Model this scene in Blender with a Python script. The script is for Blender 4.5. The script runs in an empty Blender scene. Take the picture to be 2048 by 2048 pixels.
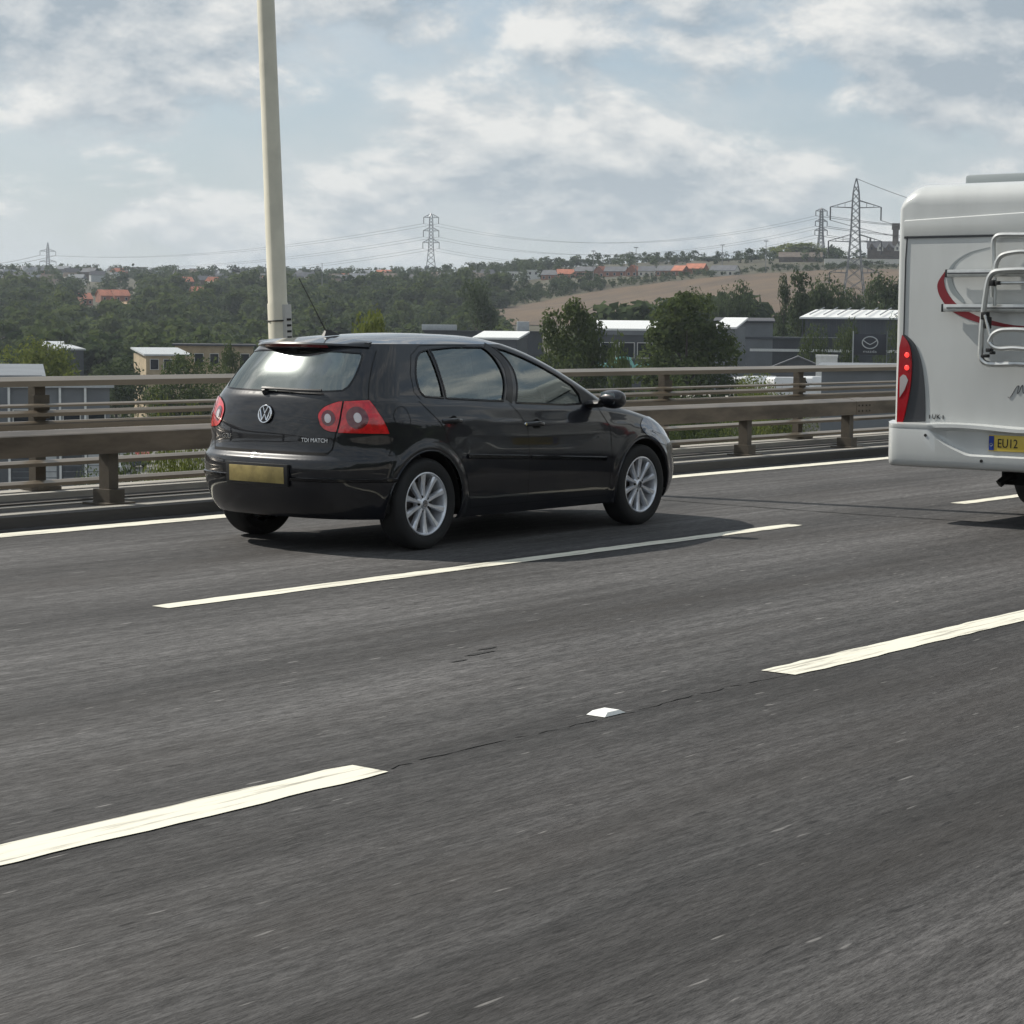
import bpy, bmesh, math, random
import numpy as np
from mathutils import Vector, Matrix
from mathutils.geometry import delaunay_2d_cdt
random.seed(7)
RNG = np.random.default_rng(11)
SC = bpy.context.scene
COL = SC.collection

# ---------------------------------------------------------------- camera, sky, sun, exposure
FPX, CAM, YAW, PITCH, ROLL = 4192.2, np.array([-10.886, -10.169, 1.5105]), .66681, -.08673, .00992   # focal length for a 2048 px frame
def cam_axes():
    f = np.array([math.cos(YAW)*math.cos(PITCH), math.sin(YAW)*math.cos(PITCH), math.sin(PITCH)])
    r = np.cross(f, [0, 0, 1]); r /= np.linalg.norm(r); u = np.cross(r, f)
    return f, math.cos(ROLL)*r+math.sin(ROLL)*u, -math.sin(ROLL)*r+math.cos(ROLL)*u
CF, CR, CU = cam_axes()
cd = bpy.data.cameras.new('camera'); cam = bpy.data.objects.new('camera', cd); COL.objects.link(cam)
cd.sensor_width = 36; cd.lens = FPX/2048*36; cd.clip_start = .1; cd.clip_end = 30000
cam.matrix_world = Matrix([[CR[0], CU[0], -CF[0], CAM[0]], [CR[1], CU[1], -CF[1], CAM[1]], [CR[2], CU[2], -CF[2], CAM[2]], [0, 0, 0, 1]])
SC.camera = cam
TO_SUN = Vector((-.19, 1.0, .96)).normalized()
SUN_EL = math.asin(TO_SUN.z); SUN_AZ = math.atan2(TO_SUN.x, TO_SUN.y)
ld = bpy.data.lights.new('sun', 'SUN'); ld.energy = 4.9; ld.angle = math.radians(.53); ld.color = (1, .95, .86)
sun = bpy.data.objects.new('sun', ld); COL.objects.link(sun); sun.rotation_euler = TO_SUN.to_track_quat('Z', 'Y').to_euler(); sun.location = (0, 0, 60)
SC.view_settings.view_transform = 'Standard'; SC.view_settings.look = 'None'; SC.view_settings.gamma = 1; SC.view_settings.exposure = .14
SC.cycles.use_denoising = True; SC.cycles.max_bounces = 8; SC.cycles.transparent_max_bounces = 16; SC.cycles.volume_bounces = 0
SC.cycles.sample_clamp_indirect = 6
SC.render.film_transparent = False

def N(nt, t, **kw):
    n = nt.nodes.new(t)
    for k, v in kw.items():
        if k in n.inputs: n.inputs[k].default_value = v
        else: setattr(n, k, v)
    return n
def mth(nt, op, a, b=None, c=None, clamp=False):
    n = nt.nodes.new('ShaderNodeMath'); n.operation = op; n.use_clamp = clamp
    for i, v in enumerate((a, b, c)):
        if v is None: continue
        if isinstance(v, (int, float)): n.inputs[i].default_value = v
        else: nt.links.new(v, n.inputs[i])
    return n.outputs[0]
def mix(nt, f, a, b, kind='RGBA', blend='MIX'):
    n = nt.nodes.new('ShaderNodeMix'); n.data_type = kind; n.blend_type = blend
    ia, ib, o = (6, 7, 2) if kind == 'RGBA' else (2, 3, 0)
    for s, v in ((0, f), (ia, a), (ib, b)):
        if isinstance(v, (int, float)) or isinstance(v, tuple):
            n.inputs[s].default_value = (*v, 1) if isinstance(v, tuple) and len(v) == 3 else v
        else: nt.links.new(v, n.inputs[s])
    return n.outputs[o]
def ramp(nt, v, lo, hi):
    n = nt.nodes.new('ShaderNodeMapRange'); n.interpolation_type = 'SMOOTHSTEP'; n.inputs[1].default_value = lo; n.inputs[2].default_value = hi
    nt.links.new(v, n.inputs[0]); return n.outputs[0]

def make_world():
    w = bpy.data.worlds.new('World'); SC.world = w; w.use_nodes = True; nt = w.node_tree; nt.nodes.clear(); L = nt.links.new
    tc = N(nt, 'ShaderNodeTexCoord'); sep = N(nt, 'ShaderNodeSeparateXYZ'); L(tc.outputs['Generated'], sep.inputs[0])
    sky = N(nt, 'ShaderNodeTexSky', sky_type='NISHITA'); sky.sun_disc = False; sky.sun_elevation = SUN_EL; sky.sun_rotation = SUN_AZ
    sky.altitude = 30; sky.air_density = 1.0; sky.dust_density = 1.6; sky.ozone_density = 1.2
    z = mth(nt, 'MAXIMUM', sep.outputs[2], 0.0)
    den = mth(nt, 'ADD', z, .42)
    def clouds(offx, offy, scale, detail=9, rough=.56, seed=0.0, up=1.0):
        dn = mth(nt, 'MULTIPLY', den, up); x = mth(nt, 'ADD', mth(nt, 'DIVIDE', sep.outputs[0], dn), offx); y = mth(nt, 'ADD', mth(nt, 'DIVIDE', sep.outputs[1], dn), offy)
        c = N(nt, 'ShaderNodeCombineXYZ'); L(x, c.inputs[0]); L(y, c.inputs[1]); c.inputs[2].default_value = seed
        n = N(nt, 'ShaderNodeTexNoise', Scale=scale, Detail=detail, Roughness=rough, Distortion=.12); L(c.outputs[0], n.inputs['Vector']); return n.outputs[0]
    n1 = clouds(3.1, 1.7, 4.4, 11, .60); n2 = clouds(3.1+TO_SUN.x*.02, 1.7+TO_SUN.y*.02, 4.4, 11, .60, 0.0, 1.028)
    big = clouds(0.4, 5.2, 1.6, 3, .5, 4.0); wisp = clouds(8.0, 2.0, 3.5, 6, .6, 9.0)
    cov = mth(nt, 'ADD', n1, mth(nt, 'MULTIPLY', mth(nt, 'SUBTRACT', big, .5), .7))
    m = ramp(nt, cov, .39, .52)
    lit = mth(nt, 'ADD', mth(nt, 'MULTIPLY', mth(nt, 'SUBTRACT', n1, n2), 6.0), .52)
    thick = ramp(nt, cov, .50, .72)
    lit = mth(nt, 'SUBTRACT', lit, mth(nt, 'MULTIPLY', thick, .35))
    lit = mth(nt, 'SUBTRACT', lit, mth(nt, 'MULTIPLY', z, .30), clamp=True)
    ccol = mix(nt, lit, (3.1, 3.75, 4.35), (8.2, 8.1, 7.8))
    base = mix(nt, .45, sky.outputs[0], (3.6, 4.7, 5.6))
    base = mix(nt, mth(nt, 'MULTIPLY', ramp(nt, wisp, .38, .64), .7), base, (5.6, 6.0, 6.2))
    col = mix(nt, mth(nt, 'MULTIPLY', m, .95), base, ccol)
    hz = mth(nt, 'POWER', 2.718, mth(nt, 'MULTIPLY', z, -13.0))
    col = mix(nt, mth(nt, 'MULTIPLY', hz, .85), col, (5.7, 6.15, 6.3))
    bg = N(nt, 'ShaderNodeBackground', Strength=.1); L(col, bg.inputs[0]); o = N(nt, 'ShaderNodeOutputWorld'); L(bg.outputs[0], o.inputs[0])
make_world()

# ---------------------------------------------------------------- materials
MATS = {}
def mat(name, col, rough=.6, metal=0., spec=.5, coat=0., var=0., vscale=3., bump=0., bscale=40., emit=None, aniso=None, col2=None, crough=.03):
    if name in MATS: return MATS[name]
    m = bpy.data.materials.new(name); m.use_nodes = True; nt = m.node_tree; L = nt.links.new
    b = nt.nodes['Principled BSDF']
    b.inputs['Base Color'].default_value = (*col, 1); b.inputs['Roughness'].default_value = rough; b.inputs['Metallic'].default_value = metal
    b.inputs['Specular IOR Level'].default_value = spec; b.inputs['Coat Weight'].default_value = coat; b.inputs['Coat Roughness'].default_value = crough
    if var or bump:
        tc = N(nt, 'ShaderNodeTexCoord'); mp = N(nt, 'ShaderNodeMapping'); L(tc.outputs['Object'], mp.inputs[0])
        if aniso: mp.inputs['Scale'].default_value = aniso
    if var:
        n = N(nt, 'ShaderNodeTexNoise', Scale=vscale, Detail=6., Roughness=.6); L(mp.outputs[0], n.inputs['Vector'])
        f = ramp(nt, n.outputs[0], .3, .7)
        c2 = col2 or tuple(min(1, c*(1+var)) for c in col); c1 = tuple(c*(1-var) for c in col) if not col2 else col
        L(mix(nt, f, c1, c2), b.inputs['Base Color'])
    if bump:
        n = N(nt, 'ShaderNodeTexNoise', Scale=bscale, Detail=5.); L(mp.outputs[0], n.inputs['Vector'])
        bp = N(nt, 'ShaderNodeBump', Strength=bump, Distance=.02); L(n.outputs[0], bp.inputs['Height']); L(bp.outputs[0], b.inputs['Normal'])
    if emit:
        b.inputs['Emission Color'].default_value = (*emit[:3], 1); b.inputs['Emission Strength'].default_value = emit[3]
    MATS[name] = m; return m
def glass(name, tint, ior=1.9, rough=.02):
    m = bpy.data.materials.new(name); m.use_nodes = True; nt = m.node_tree; nt.nodes.clear(); L = nt.links.new
    fr = N(nt, 'ShaderNodeFresnel', IOR=ior); t = N(nt, 'ShaderNodeBsdfTransparent'); t.inputs[0].default_value = (*tint, 1)
    g = N(nt, 'ShaderNodeBsdfGlossy', Roughness=rough); g.inputs[0].default_value = (.92, 1, .97, 1)
    g2 = N(nt, 'ShaderNodeBsdfGlossy', Roughness=.22); g2.inputs[0].default_value = (.92, 1, .97, 1); gm = N(nt, 'ShaderNodeMixShader'); gm.inputs[0].default_value = .05 if rough > .03 else .0; L(g.outputs[0], gm.inputs[1]); L(g2.outputs[0], gm.inputs[2])
    s = N(nt, 'ShaderNodeMixShader'); o = N(nt, 'ShaderNodeOutputMaterial'); L(fr.outputs[0], s.inputs[0]); L(t.outputs[0], s.inputs[1]); L(gm.outputs[0], s.inputs[2]); L(s.outputs[0], o.inputs[0])
    MATS[name] = m; return m
def asphalt():
    m = bpy.data.materials.new('asphalt'); m.use_nodes = True; nt = m.node_tree; L = nt.links.new; b = nt.nodes['Principled BSDF']
    tc = N(nt, 'ShaderNodeTexCoord'); sp = N(nt, 'ShaderNodeSeparateXYZ'); L(tc.outputs['Object'], sp.inputs[0])
    def ns(sc, scale, det, rough=.6):
        mp = N(nt, 'ShaderNodeMapping'); mp.inputs['Scale'].default_value = sc; L(tc.outputs['Object'], mp.inputs[0])
        n = N(nt, 'ShaderNodeTexNoise', Scale=scale, Detail=det, Roughness=rough); L(mp.outputs[0], n.inputs['Vector']); return n.outputs[0]
    grain = ns((.17, 1, 1), 46, 4, .75); streak = ns((.06, 1, 1), 9, 5); big = ns((.12, 1, 1), .9, 4); fine = ns((.30, 1, 1), 110, 2, .8); wide = ns((.3, .5, 1), .5, 3)
    g = mth(nt, 'ADD', mth(nt, 'MULTIPLY', ramp(nt, grain, .32, .68), .62), mth(nt, 'MULTIPLY', ramp(nt, fine, .25, .75), .38))
    col = mix(nt, g, (.0175, .0165, .0163), (.108, .1045, .1035))
    def mul(f, lo, hi):      # multiply the colour by a factor between lo and hi
        nonlocal col
        m_ = N(nt, 'ShaderNodeMapRange'); m_.inputs[3].default_value = lo; m_.inputs[4].default_value = hi; L(f, m_.inputs[0])
        cc = N(nt, 'ShaderNodeCombineXYZ'); [L(m_.outputs[0], cc.inputs[q]) for q in range(3)]
        col = mix(nt, 1.0, col, cc.outputs[0], blend='MULTIPLY')
    mul(ramp(nt, streak, .30, .70), .72, 1.28)
    # worn wheel tracks, oil line and the darker joints beside the lane lines
    lane = mth(nt, 'ABSOLUTE', mth(nt, 'SUBTRACT', mth(nt, 'FRACT', mth(nt, 'DIVIDE', mth(nt, 'ADD', sp.outputs[1], 1.75+36.5), 3.65)), .5))
    track = mth(nt, 'SUBTRACT', 1.0, ramp(nt, mth(nt, 'ABSOLUTE', mth(nt, 'SUBTRACT', lane, .23)), .02, .17))
    mul(track, .90, 1.22); mul(ramp(nt, lane, .40, .5), 1.0, .70); mul(ramp(nt, lane, .10, .0), 1.0, .80)
    mul(ramp(nt, big, .40, .72), 1.08, .72); mul(ramp(nt, wide, .35, .70), .88, 1.08)
    col = mix(nt, mth(nt, 'MULTIPLY', ramp(nt, big, .45, .75), .35), col, (.052, .044, .038))
    vo = N(nt, 'ShaderNodeTexNoise', Scale=34., Detail=1.); mp = N(nt, 'ShaderNodeMapping'); mp.inputs['Scale'].default_value = (.16, 1, 1); mp.inputs['Location'].default_value = (7, 3, 0); L(tc.outputs['Object'], mp.inputs[0]); L(mp.outputs[0], vo.inputs['Vector'])
    col = mix(nt, mth(nt, 'MULTIPLY', ramp(nt, vo.outputs[0], .71, .79), .6), col, (.26, .25, .24))
    col = mix(nt, mth(nt, 'MULTIPLY', ramp(nt, vo.outputs[0], .31, .25), .75), col, (.012, .011, .011))
    mul(ramp(nt, sp.outputs[1], -5.36, -5.46), 1.0, .80)
    L(col, b.inputs['Base Color']); b.inputs['Roughness'].default_value = .82; b.inputs['Specular IOR Level'].default_value = .3
    bp = N(nt, 'ShaderNodeBump', Strength=.5, Distance=.006); L(g, bp.inputs['Height']); L(bp.outputs[0], b.inputs['Normal'])
    MATS['asphalt'] = m; return m
def paint_line():
    m = bpy.data.materials.new('road_paint'); m.use_nodes = True; nt = m.node_tree; L = nt.links.new; b = nt.nodes['Principled BSDF']
    tc = N(nt, 'ShaderNodeTexCoord'); mp = N(nt, 'ShaderNodeMapping'); mp.inputs['Scale'].default_value = (.05, 1, 1); L(tc.outputs['Object'], mp.inputs[0])
    n = N(nt, 'ShaderNodeTexNoise', Scale=28., Detail=5., Roughness=.7); L(mp.outputs[0], n.inputs['Vector'])
    L(mix(nt, ramp(nt, n.outputs[0], .34, .50), (.30, .28, .235), (.68, .655, .55)), b.inputs['Base Color']); b.inputs['Roughness'].default_value = .7
    MATS['road_paint'] = m; return m
def foliage(name, dark, light):
    m = bpy.data.materials.new(name); m.use_nodes = True; nt = m.node_tree; nt.nodes.clear(); L = nt.links.new
    at = N(nt, 'ShaderNodeAttribute', attribute_name='tint'); oi = N(nt, 'ShaderNodeObjectInfo')
    c = mix(nt, at.outputs['Fac'], dark, light)
    d = N(nt, 'ShaderNodeBsdfDiffuse'); t = N(nt, 'ShaderNodeBsdfTranslucent'); L(c, d.inputs[0])
    L(mix(nt, .5, c, tuple(min(1, v*1.9) for v in light)), t.inputs[0])
    s = N(nt, 'ShaderNodeMixShader'); s.inputs[0].default_value = .3; L(d.outputs[0], s.inputs[1]); L(t.outputs[0], s.inputs[2])
    o = N(nt, 'ShaderNodeOutputMaterial'); L(s.outputs[0], o.inputs[0]); MATS[name] = m; return m
asphalt(); paint_line()
mat('car_paint', (.0042, .005, .0095), .35, 0, .18, 1., crough=.015, var=.3, vscale=2.5, col2=(.010, .0105, .013))
mat('black_plastic', (.012, .012, .013), .5, var=.3, vscale=8)
mat('gloss_black', (.004, .004, .005), .12)
mat('rubber', (.014, .014, .0145), .8, bump=.15, bscale=60)
mat('tar', (.016, .015, .014), .8)
mat('gap', (.0015, .0015, .0015), .9)
mat('alloy', (.74, .76, .80), .32, .6, var=.08, vscale=20)
mat('chrome', (.82, .83, .85), .10, 1.)
mat('brake', (.10, .09, .085), .5, .8)
mat('seat_cloth', (.13, .13, .135), .9, var=.2, vscale=30)
mat('cabin', (.03, .03, .032), .85, var=.2, vscale=30)
mat('red_lens', (.62, .012, .016), .10, 0, .6, 1., var=.25, vscale=25)
mat('red_dark', (.13, .012, .018), .12, 0, .6, 1.)
mat('headlamp_lens', (.10, .12, .16), .08, .3, .6, 1.)
mat('clear_lens', (.62, .56, .56), .12, .35, .6, 1.)
mat('lamp_lit', (.9, .03, .03), .3, emit=(1., .05, .04, 1.3))
mat('plate_yellow', (.56, .42, .07), .45)
mat('plate_worn', (.30, .235, .085), .5, var=.25, vscale=9)
mat('plate_blue', (.012, .04, .25), .4)
glass('tinted_glass', (.86, .94, .90), 2.7); glass('rear_glass', (.16, .20, .19), 3.0, .055); glass('clear_glass', (.7, .8, .78), 1.7)
mat('post_brown', (.095, .08, .062), .5, .2, var=.3, vscale=3.)
mat('galv_brown', (.15, .122, .093), .36, .4, var=.45, vscale=4., bump=.08, bscale=12, aniso=(.25, 1, 1))
mat('rail_metal', (.22, .185, .142), .34, .45, var=.22, vscale=3., aniso=(.2, 1, 1))
mat('concrete', (.30, .285, .255), .85, var=.28, vscale=1.6, bump=.3, bscale=25, aniso=(.3, 1, 1))
mat('concrete_dark', (.075, .07, .064), .9, var=.35, vscale=2., bump=.3, bscale=30, aniso=(.2, 1, 1))
mat('column_paint', (.56, .53, .43), .5, var=.10, vscale=2., bump=.05)
mat('mh_red', (.34, .008, .014), .12, 0, .6, 1.)
mat('mh_white', (.50, .515, .51), .24, 0, .5, .5, var=.045, vscale=2., aniso=(1, 1.5, .4))
mat('mh_grey', (.045, .048, .054), .35); mat('decal_red', (.20, .012, .02), .4); mat('decal_grey', (.25, .28, .29), .45)
mat('door_grey', (.40, .40, .385), .5, var=.1)
mat('alu', (.55, .56, .55), .30, .75, var=.08, vscale=12)
mat('print_black', (.008, .008, .008), .5); mat('stud_white', (.8, .8, .76), .4)
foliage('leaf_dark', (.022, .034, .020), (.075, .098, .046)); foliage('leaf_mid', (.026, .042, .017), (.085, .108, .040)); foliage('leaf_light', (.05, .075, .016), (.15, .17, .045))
mat('bark', (.06, .05, .04), .9, var=.3)

# ---------------------------------------------------------------- helpers
def new_mesh(name, verts, faces, mats, smooth=False, idx=None):
    me = bpy.data.meshes.new(name); me.from_pydata([tuple(map(float, v)) for v in verts], [], [tuple(map(int, f)) for f in faces])
    for m in (mats if isinstance(mats, (list, tuple)) else [mats]): me.materials.append(MATS[m])
    if idx is not None: me.polygons.foreach_set('material_index', np.array(idx, dtype=np.int32))
    if smooth: me.polygons.foreach_set('use_smooth', np.ones(len(me.polygons), dtype=bool))
    me.update(); return me
def link(name, me, parent=None, loc=None):
    o = bpy.data.objects.new(name, me); COL.objects.link(o)
    if parent is not None: o.parent = parent
    if loc is not None: o.location = loc
    return o
def tag(o, label=None, cat=None, group=None, kind=None):
    if label: o['label'] = label
    if cat: o['category'] = cat
    if group: o['group'] = group
    if kind: o['kind'] = kind
    return o
def thing(name, label, cat, loc=(0, 0, 0), rz=0., group=None):
    o = bpy.data.objects.new(name, None); COL.objects.link(o); o.location = loc; o.rotation_euler = (0, 0, rz); o.empty_display_size = .2
    return tag(o, label, cat, group)
class MB:
    def __init__(s): s.v = []; s.f = []
    def add(s, v, f):
        n = len(s.v); s.v += [tuple(map(float, p)) for p in v]; s.f += [tuple(i+n for i in q) for q in f]; return s
    def box(s, c, d, rz=0., rot=None):
        c = np.array(c, float); d = np.array(d, float)/2
        p = np.array([[x, y, z] for x in (-1, 1) for y in (-1, 1) for z in (-1, 1)])*d
        if rz: p = p @ np.array([[math.cos(rz), math.sin(rz), 0], [-math.sin(rz), math.cos(rz), 0], [0, 0, 1]])
        if rot is not None: p = p @ np.array(rot.to_3x3()).T
        return s.add(p+c, [(0, 1, 3, 2), (4, 6, 7, 5), (0, 4, 5, 1), (2, 3, 7, 6), (0, 2, 6, 4), (1, 5, 7, 3)])
    def bar(s, a, b, w, h=None):     # square bar from a to b
        return s.tube([a, b], w/2 if h is None else (w/2, h/2), 4, cap=True)
    def tube(s, pts, r, n=8, cap=True, closed=False):
        P = np.array(pts, float); m = len(P); rings = []
        rr = r if isinstance(r, (list, np.ndarray)) else [r]*m
        up = None
        for i in range(m):
            a = P[(i-1) % m] if (i > 0 or closed) else P[i]; b = P[(i+1) % m] if (i < m-1 or closed) else P[i]
            t = b-a; t /= max(np.linalg.norm(t), 1e-9)
            if up is None: up = np.array([0, 0, 1.]) if abs(t[2]) < .9 else np.array([1., 0, 0])
            sd = np.cross(t, up); sd /= max(np.linalg.norm(sd), 1e-9); up = np.cross(sd, t)
            q = rr[i]; rx, ry = q if isinstance(q, tuple) else (q, q)
            off = math.pi/4 if n == 4 else 0; k = math.sqrt(2) if n == 4 else 1
            rings.append([P[i]+sd*math.cos(2*math.pi*j/n+off)*rx*k+up*math.sin(2*math.pi*j/n+off)*ry*k for j in range(n)])
        v = [p for g in rings for p in g]; f = []
        for i in range(m if closed else m-1):
            for j in range(n):
                a0, b0 = i*n, ((i+1) % m)*n; f.append((a0+j, b0+j, b0+(j+1) % n, a0+(j+1) % n)[::-1])
        if cap and not closed: f += [tuple(range(n))[::1], tuple(range((m-1)*n, m*n))[::-1]]
        return s.add(v, f)
    def lathe(s, prof, c, axis='y', n=48):      # profile of (radius, offset along the axis)
        v = []; f = []
        for r, o in prof:
            for j in range(n):
                a = 2*math.pi*j/n; x, z = r*math.cos(a), r*math.sin(a)
                v.append({'y': (c[0]+x, c[1]+o, c[2]+z), 'z': (c[0]+x, c[1]+z, c[2]+o), 'x': (c[0]+o, c[1]+x, c[2]+z)}[axis])
        for i in range(len(prof)-1):
            for j in range(n): f.append((i*n+j, i*n+(j+1) % n, (i+1)*n+(j+1) % n, (i+1)*n+j))
        return s.add(v, f)
    def prism(s, poly, fn0, fn1):      # outline mapped by two functions to the two end faces
        n = len(poly); v = [fn0(*p) for p in poly]+[fn1(*p) for p in poly]
        return s.add(v, [tuple(range(n))[::-1], tuple(range(n, 2*n))]+[(i, (i+1) % n, n+(i+1) % n, n+i) for i in range(n)])
    def build(s, name, m, parent=None, smooth=False, loc=None, bevel=0., auto=False):
        me = new_mesh(name, s.v, s.f, m, smooth)
        if True:
            bm = bmesh.new(); bm.from_mesh(me)
            bmesh.ops.recalc_face_normals(bm, faces=bm.faces)
            if bevel: bmesh.ops.bevel(bm, geom=list(bm.edges), offset=bevel, segments=2, affect='EDGES', profile=.6, clamp_overlap=True)
            if smooth or bevel:
                for e in bm.edges:
                    if len(e.link_faces) == 2 and e.calc_face_angle(0) > .7: e.smooth = False
                for f in bm.faces: f.smooth = True
            bm.to_mesh(me); bm.free()
        return link(name, me, parent, loc)
def mirror_y(v, yc=0.): return [(x, 2*yc-y, z) for x, y, z in v]
def text_mesh(body, size, extrude=.001, align='CENTER'):
    cu = bpy.data.curves.new('lettering', 'FONT'); cu.body = body; cu.size = size; cu.extrude = extrude; cu.align_x = align; cu.align_y = 'CENTER'; cu.resolution_u = 3
    o = bpy.data.objects.new('lettering', cu); COL.objects.link(o); dg = bpy.context.evaluated_depsgraph_get(); me = bpy.data.meshes.new_from_object(o.evaluated_get(dg))
    bpy.data.objects.remove(o); bpy.data.curves.remove(cu); return me
def place_text(name, body, size, m, parent, ex, ey, pos, bold=0., extrude=.001, sx=1.):
    me = text_mesh(body, size, extrude); ex = np.array(ex, float); ey = np.array(ey, float); ez = np.cross(ex, ey)
    for v in me.vertices:
        c = v.co; v.co = Vector(np.array(pos)+ex*c.x*sx+ey*c.y+ez*c.z)
    me.materials.clear(); me.materials.append(MATS[m]); return link(name, me, parent)

# ---------------------------------------------------------------- viaduct: road, markings, verge
def sheet(name, x0, x1, y0, y1, z, m, nx=1, parent=None, kind='structure'):
    v = []; f = []
    for i in range(nx+1):
        x = x0+(x1-x0)*i/nx; v += [(x, y0, z), (x, y1, z)]
    f = [(2*i, 2*i+2, 2*i+3, 2*i+1) for i in range(nx)]
    o = link(name, new_mesh(name, v, f, m), parent)
    if parent is None: tag(o, kind=kind)
    return o
X0, X1 = -160, 420
road = sheet('road', X0, X1, -20, 2.34, 0, 'asphalt', 8)
def worn_mark(name, x0, x1, yc, w, m='road_paint', taper=True):
    n = max(4, int((x1-x0)/.12)); v = []; f = []; r = random.Random(int((x0+50)*77+yc*13))
    for i in range(n+1):
        x = x0+(x1-x0)*i/n; e = min(i, n-i)/n*(x1-x0)
        lo, hi = -w/2+r.uniform(-.006, .008), w/2+r.uniform(-.008, .006)
        if taper and e < .05: lo, hi = lo*.9, hi*.9
        v += [(x, yc+lo, .004), (x, yc+hi, .004)]
    f = [(2*i, 2*i+2, 2*i+3, 2*i+1) for i in range(n)]
    return link(name, new_mesh(name, v, f, m), road)
worn_mark('edge_line', -60, 300, 1.97, .22, taper=False)
for k in range(-3, 12):
    worn_mark('lane_dash', -3.25+9.5*k, 3.42+9.5*k, -1.75, .15)
    worn_mark('lane_dash', -12.3+9.4*k, -5.6+9.4*k, -5.40, .19)
    worn_mark('lane_dash', -9.0+9.4*k, -2.4+9.4*k, -9.05, .19)
# the seam beside the second lane line, the transverse joint and a dark patch
def crack(name, pts, w, seed):
    r = random.Random(seed); v = []; f = []
    for i, (x, y) in enumerate(pts):
        a = pts[max(i-1, 0)]; b = pts[min(i+1, len(pts)-1)]; t = np.array([b[0]-a[0], b[1]-a[1]]); t /= np.linalg.norm(t); ww = w*r.uniform(.35, 1.2)/2; jx, jy = -t[1]*ww, t[0]*ww
        v += [(x-jx, y-jy, .003), (x+jx, y+jy, .003)]
    f = [(2*i, 2*i+2, 2*i+3, 2*i+1) for i in range(len(pts)-1)]
    return link(name, new_mesh(name, v, [q for q in f if w > .02 or r.random() > .28], 'tar'), road)
r_ = random.Random(3)
for k in range(-2, 6): crack('seam_crack', [(-5.55+9.4*k+.06*i, -5.44+r_.uniform(-.012, .012)+.012*math.sin(i*.23)) for i in range(46)], .011, 5+k)
crack('deck_joint', [(4.68+.05*math.sin(y*1.3)+r_.uniform(-.008, .008), y) for y in np.arange(-12.6, 2.3, .15)], .045, 9)
crack('deck_joint', [(34.7+.05*math.sin(y*1.3)+r_.uniform(-.008, .008), y) for y in np.arange(-12.6, 2.3, .15)], .045, 10)
for px_, py_, l_, w_ in ((-3.35, -4.05, .13, .022), (-3.58, -4.12, .07, .014), (-3.2, -3.98, .08, .014)):
    v = [(px_+l_*math.cos(a)*random.uniform(.7, 1.1), py_+w_*math.sin(a)*random.uniform(.6, 1.1), .003) for a in np.linspace(0, 2*math.pi, 13)[:-1]]
    link('tar_spot', new_mesh('tar_spot', v, [tuple(range(12))], 'tar'), road)
studs = [(-4.213, -5.40)]
for i, (sx, sy) in enumerate(studs):
    b = MB(); b.add([(sx-.07, sy-.045, .002), (sx+.07, sy-.045, .002), (sx+.07, sy+.045, .002), (sx-.07, sy+.045, .002), (sx-.04, sy-.036, .016), (sx+.04, sy-.036, .016), (sx+.04, sy+.036, .016), (sx-.04, sy+.036, .016)],
          [(0, 1, 5, 4), (1, 2, 6, 5), (2, 3, 7, 6), (3, 0, 4, 7), (4, 5, 6, 7)])
    o = b.build('road_stud', 'stud_white')
    if i == 0: tag(o, 'white road stud in the gap of the nearest lane line', 'road stud')
# verge: longitudinal kerb, gutter and trough slabs at different heights
vg = MB()
def slab(b, y0, y1, z1, z0=-.3): b.box(((X0+X1)/2, (y0+y1)/2, (z0+z1)/2), (X1-X0, y1-y0, z1-z0))
slab(vg, 2.341, 2.47, .085); verge = vg.build('kerb', 'concrete_dark'); tag(verge, kind='structure')
strips = [(2.471, 2.60, .035, 'concrete_dark'), (2.601, 2.72, .075, 'concrete'), (2.721, 2.80, .02, 'concrete_dark'), (2.801, 3.06, .065, 'concrete_dark'), (3.061, 3.16, .015, 'concrete_dark'), (3.161, 3.26, .07, 'concrete'), (3.261, 3.36, .03, 'concrete_dark'), (3.361, 3.50, .02, 'concrete_dark'), (3.501, 3.72, .06, 'concrete_dark'), (3.721, 4.18, .11, 'concrete')]
vroot = tag(link('verge', None), kind='structure')
for y0, y1, z1, m in strips: slab(b := MB(), y0, y1, z1); b.build('verge_slab', m, vroot)
b = MB(); b.box(((X0+X1)/2, -7.9, -.95), (X1-X0, 24.2, 1.29)); tag(b.build('viaduct_deck', 'concrete'), kind='structure')
b = MB()
for x in range(-150, 420, 45):
    for y in (-14, -1): b.box((x, y, -9.), (2.2, 2.6, 14.8))
tag(b.build('viaduct_piers', 'concrete'), kind='structure')

# steel barrier with one deep box beam, nearest the road
BX0, BX1 = -26.3, 70
bar = thing('safety_barrier', 'brown steel crash barrier with one deep box beam nearest the edge line', 'barrier', (0, 2.9, 0))
mb = MB(); h0, h1, w = .485, .685, .10
prof = [(-w, h0), (-w, h1-.036), (-w+.012, h1-.028), (0, h1), (w, h1), (w, h0), (w-.03, h0), (w-.03, h0+.02), (-w+.03, h0+.02), (-w+.03, h0)]
mb.prism(prof, lambda y, z: (BX0, y, z), lambda y, z: (BX1, y, z)); mb.build('box_beam', 'galv_brown', bar)
pm = MB(); pm.box((0, .02, .245), (.10, .12, .48)); pm.box((0, .02, .012+.06), (.30, .30, .025)); pm.box((0, .02, .13), (.16, .20, .12)); pm = pm.build('post', 'post_brown', bar)
pm.location = (.44, 0, 0)
k = -11
while .44+2.43*k < BX1:
    if k: c = pm.copy(); COL.objects.link(c); c.parent = bar; c.location = (.44+2.43*k, 0, 0)
    k += 1
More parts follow.
